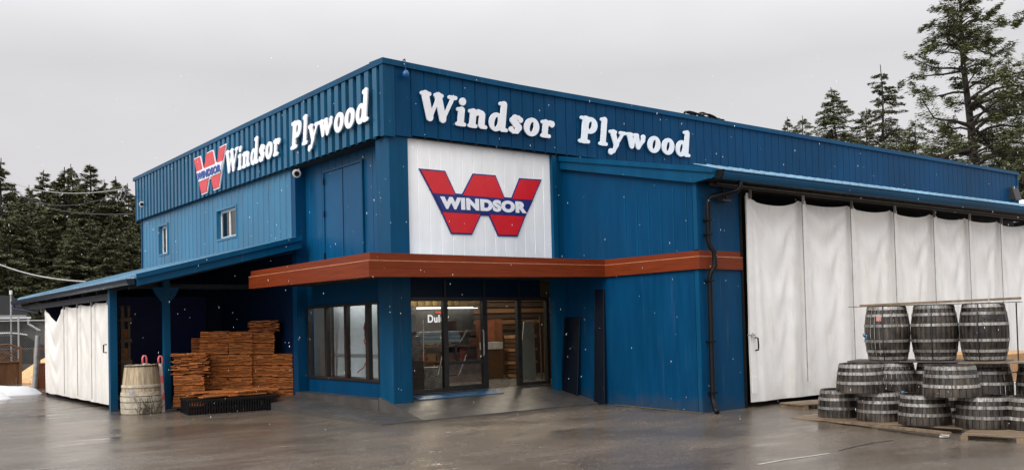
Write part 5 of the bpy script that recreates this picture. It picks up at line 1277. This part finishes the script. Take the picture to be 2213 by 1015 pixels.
rt('low bushy conifer behind the parapet beside the neat one', 1850, 285, 76, 52, 3.6, 'thin', 14000, NEEDLE_G, .6, .55)
shd = thing('shed', 'snow covered shed roof beyond the far end of the parapet', 'shed', (33, 3, 0))
MB().box(31, 37, 2.2, 6, -.1, 5.2).build('wall', HW, shd); MB().prism([(1.9, 5.2), (4.1, 6.5), (6.3, 5.2)], lambda p: (30.6, p[0], p[1]), lambda p: (37.4, p[0], p[1])).build('roof', SNOW, shd)

# ------------------------------------------------------------------ falling sleet (real drops in the air between camera and store)
fl = MB(); rf_ = random.Random(99)
for i in range(900):
    u, v, dd_ = rf_.uniform(-20, 2233), rf_.uniform(120, 930), rf_.uniform(4.5, 15)
    p = atd(u, v, dd_)
    if i % 5 < 2 or p.z < .1 or (p.x > -1.3 and p.y > -4.6) or (p.y > 1.2): continue
    r_ = rf_.uniform(.0010, .0025)*(dd_/9)**.4; l_ = r_*rf_.uniform(2.5, 5.5); t_ = rf_.uniform(-.1, .1)
    n = len(fl.v); fl.v += [(p.x, p.y, p.z-l_), (p.x+r_, p.y, p.z), (p.x, p.y+r_, p.z), (p.x-r_, p.y, p.z), (p.x, p.y-r_, p.z), (p.x+t_*l_, p.y, p.z+l_)]
    for k_ in range(4): a, b = n+1+k_, n+1+(k_+1) % 4; fl.f.append((n, b, a)); fl.f.append((n+5, a, b))
tag(fl.build('falling_sleet', plain('sleet', (.85, .87, .9), .4, var=.02)), 'white sleet drops falling before the store', None, kind='stuff')

# ------------------------------------------------------------------ light
SUN_AZ, SUN_EL = Vector((-.96, -.27, 0)).normalized(), R(40)
wld = bpy.data.worlds.new('World'); S.world = wld; wld.use_nodes = True; t = wld.node_tree; t.nodes.clear()
sky = t.nodes.new('ShaderNodeTexSky'); sky.sky_type = 'NISHITA'; sky.sun_disc = False; sky.sun_elevation = SUN_EL; sky.sun_rotation = math.atan2(SUN_AZ.x, SUN_AZ.y); sky.air_density = 2; sky.dust_density = 6
hs = t.nodes.new('ShaderNodeHueSaturation'); hs.inputs['Saturation'].default_value = .10; t.links.new(sky.outputs[0], hs.inputs['Color'])
bg1 = t.nodes.new('ShaderNodeBackground'); bg1.inputs[1].default_value = .05; t.links.new(hs.outputs[0], bg1.inputs[0])
tc = t.nodes.new('ShaderNodeTexCoord'); sx_ = t.nodes.new('ShaderNodeSeparateXYZ'); t.links.new(tc.outputs['Generated'], sx_.inputs[0])
cr = ramp(t, sx_.outputs['Z'], [(0.0, (.71, .69, .70)), (.10, (.67, .655, .675)), (.26, (.60, .59, .615)), (.42, (1.1, 1.1, 1.13)), (1.0, (1.95, 1.96, 2.0))])
cl_ = noise_(t, coords(t, (1, 1, 2.4), 'Generated'), 2.1, 5, .5)
cm = ramp(t, cl_, [(.3, .88), (.7, 1.07)]); cc = mix(t, 1, cr, cm, 'MULTIPLY')
bg2 = t.nodes.new('ShaderNodeBackground'); bg2.inputs[1].default_value = .925; t.links.new(cc, bg2.inputs[0])
ad = t.nodes.new('ShaderNodeAddShader'); t.links.new(bg1.outputs[0], ad.inputs[0]); t.links.new(bg2.outputs[0], ad.inputs[1])
ow = t.nodes.new('ShaderNodeOutputWorld'); t.links.new(ad.outputs[0], ow.inputs[0])
sl = bpy.data.lights.new('sun', 'SUN'); sl.energy = 1.5; sl.angle = R(35); sl.color = (1, .97, .93); so = bpy.data.objects.new('sun', sl); COL.objects.link(so)
dirv = Vector((SUN_AZ.x*math.cos(SUN_EL), SUN_AZ.y*math.cos(SUN_EL), math.sin(SUN_EL)))
so.rotation_euler = dirv.to_track_quat('Z', 'Y').to_euler(); so.location = (-20, -20, 30)
S.view_settings.view_transform = 'Standard'; S.view_settings.look = 'None'; S.view_settings.exposure = 0; S.view_settings.gamma = 1
S.cycles.max_bounces = 8; S.cycles.transparent_max_bounces = 12
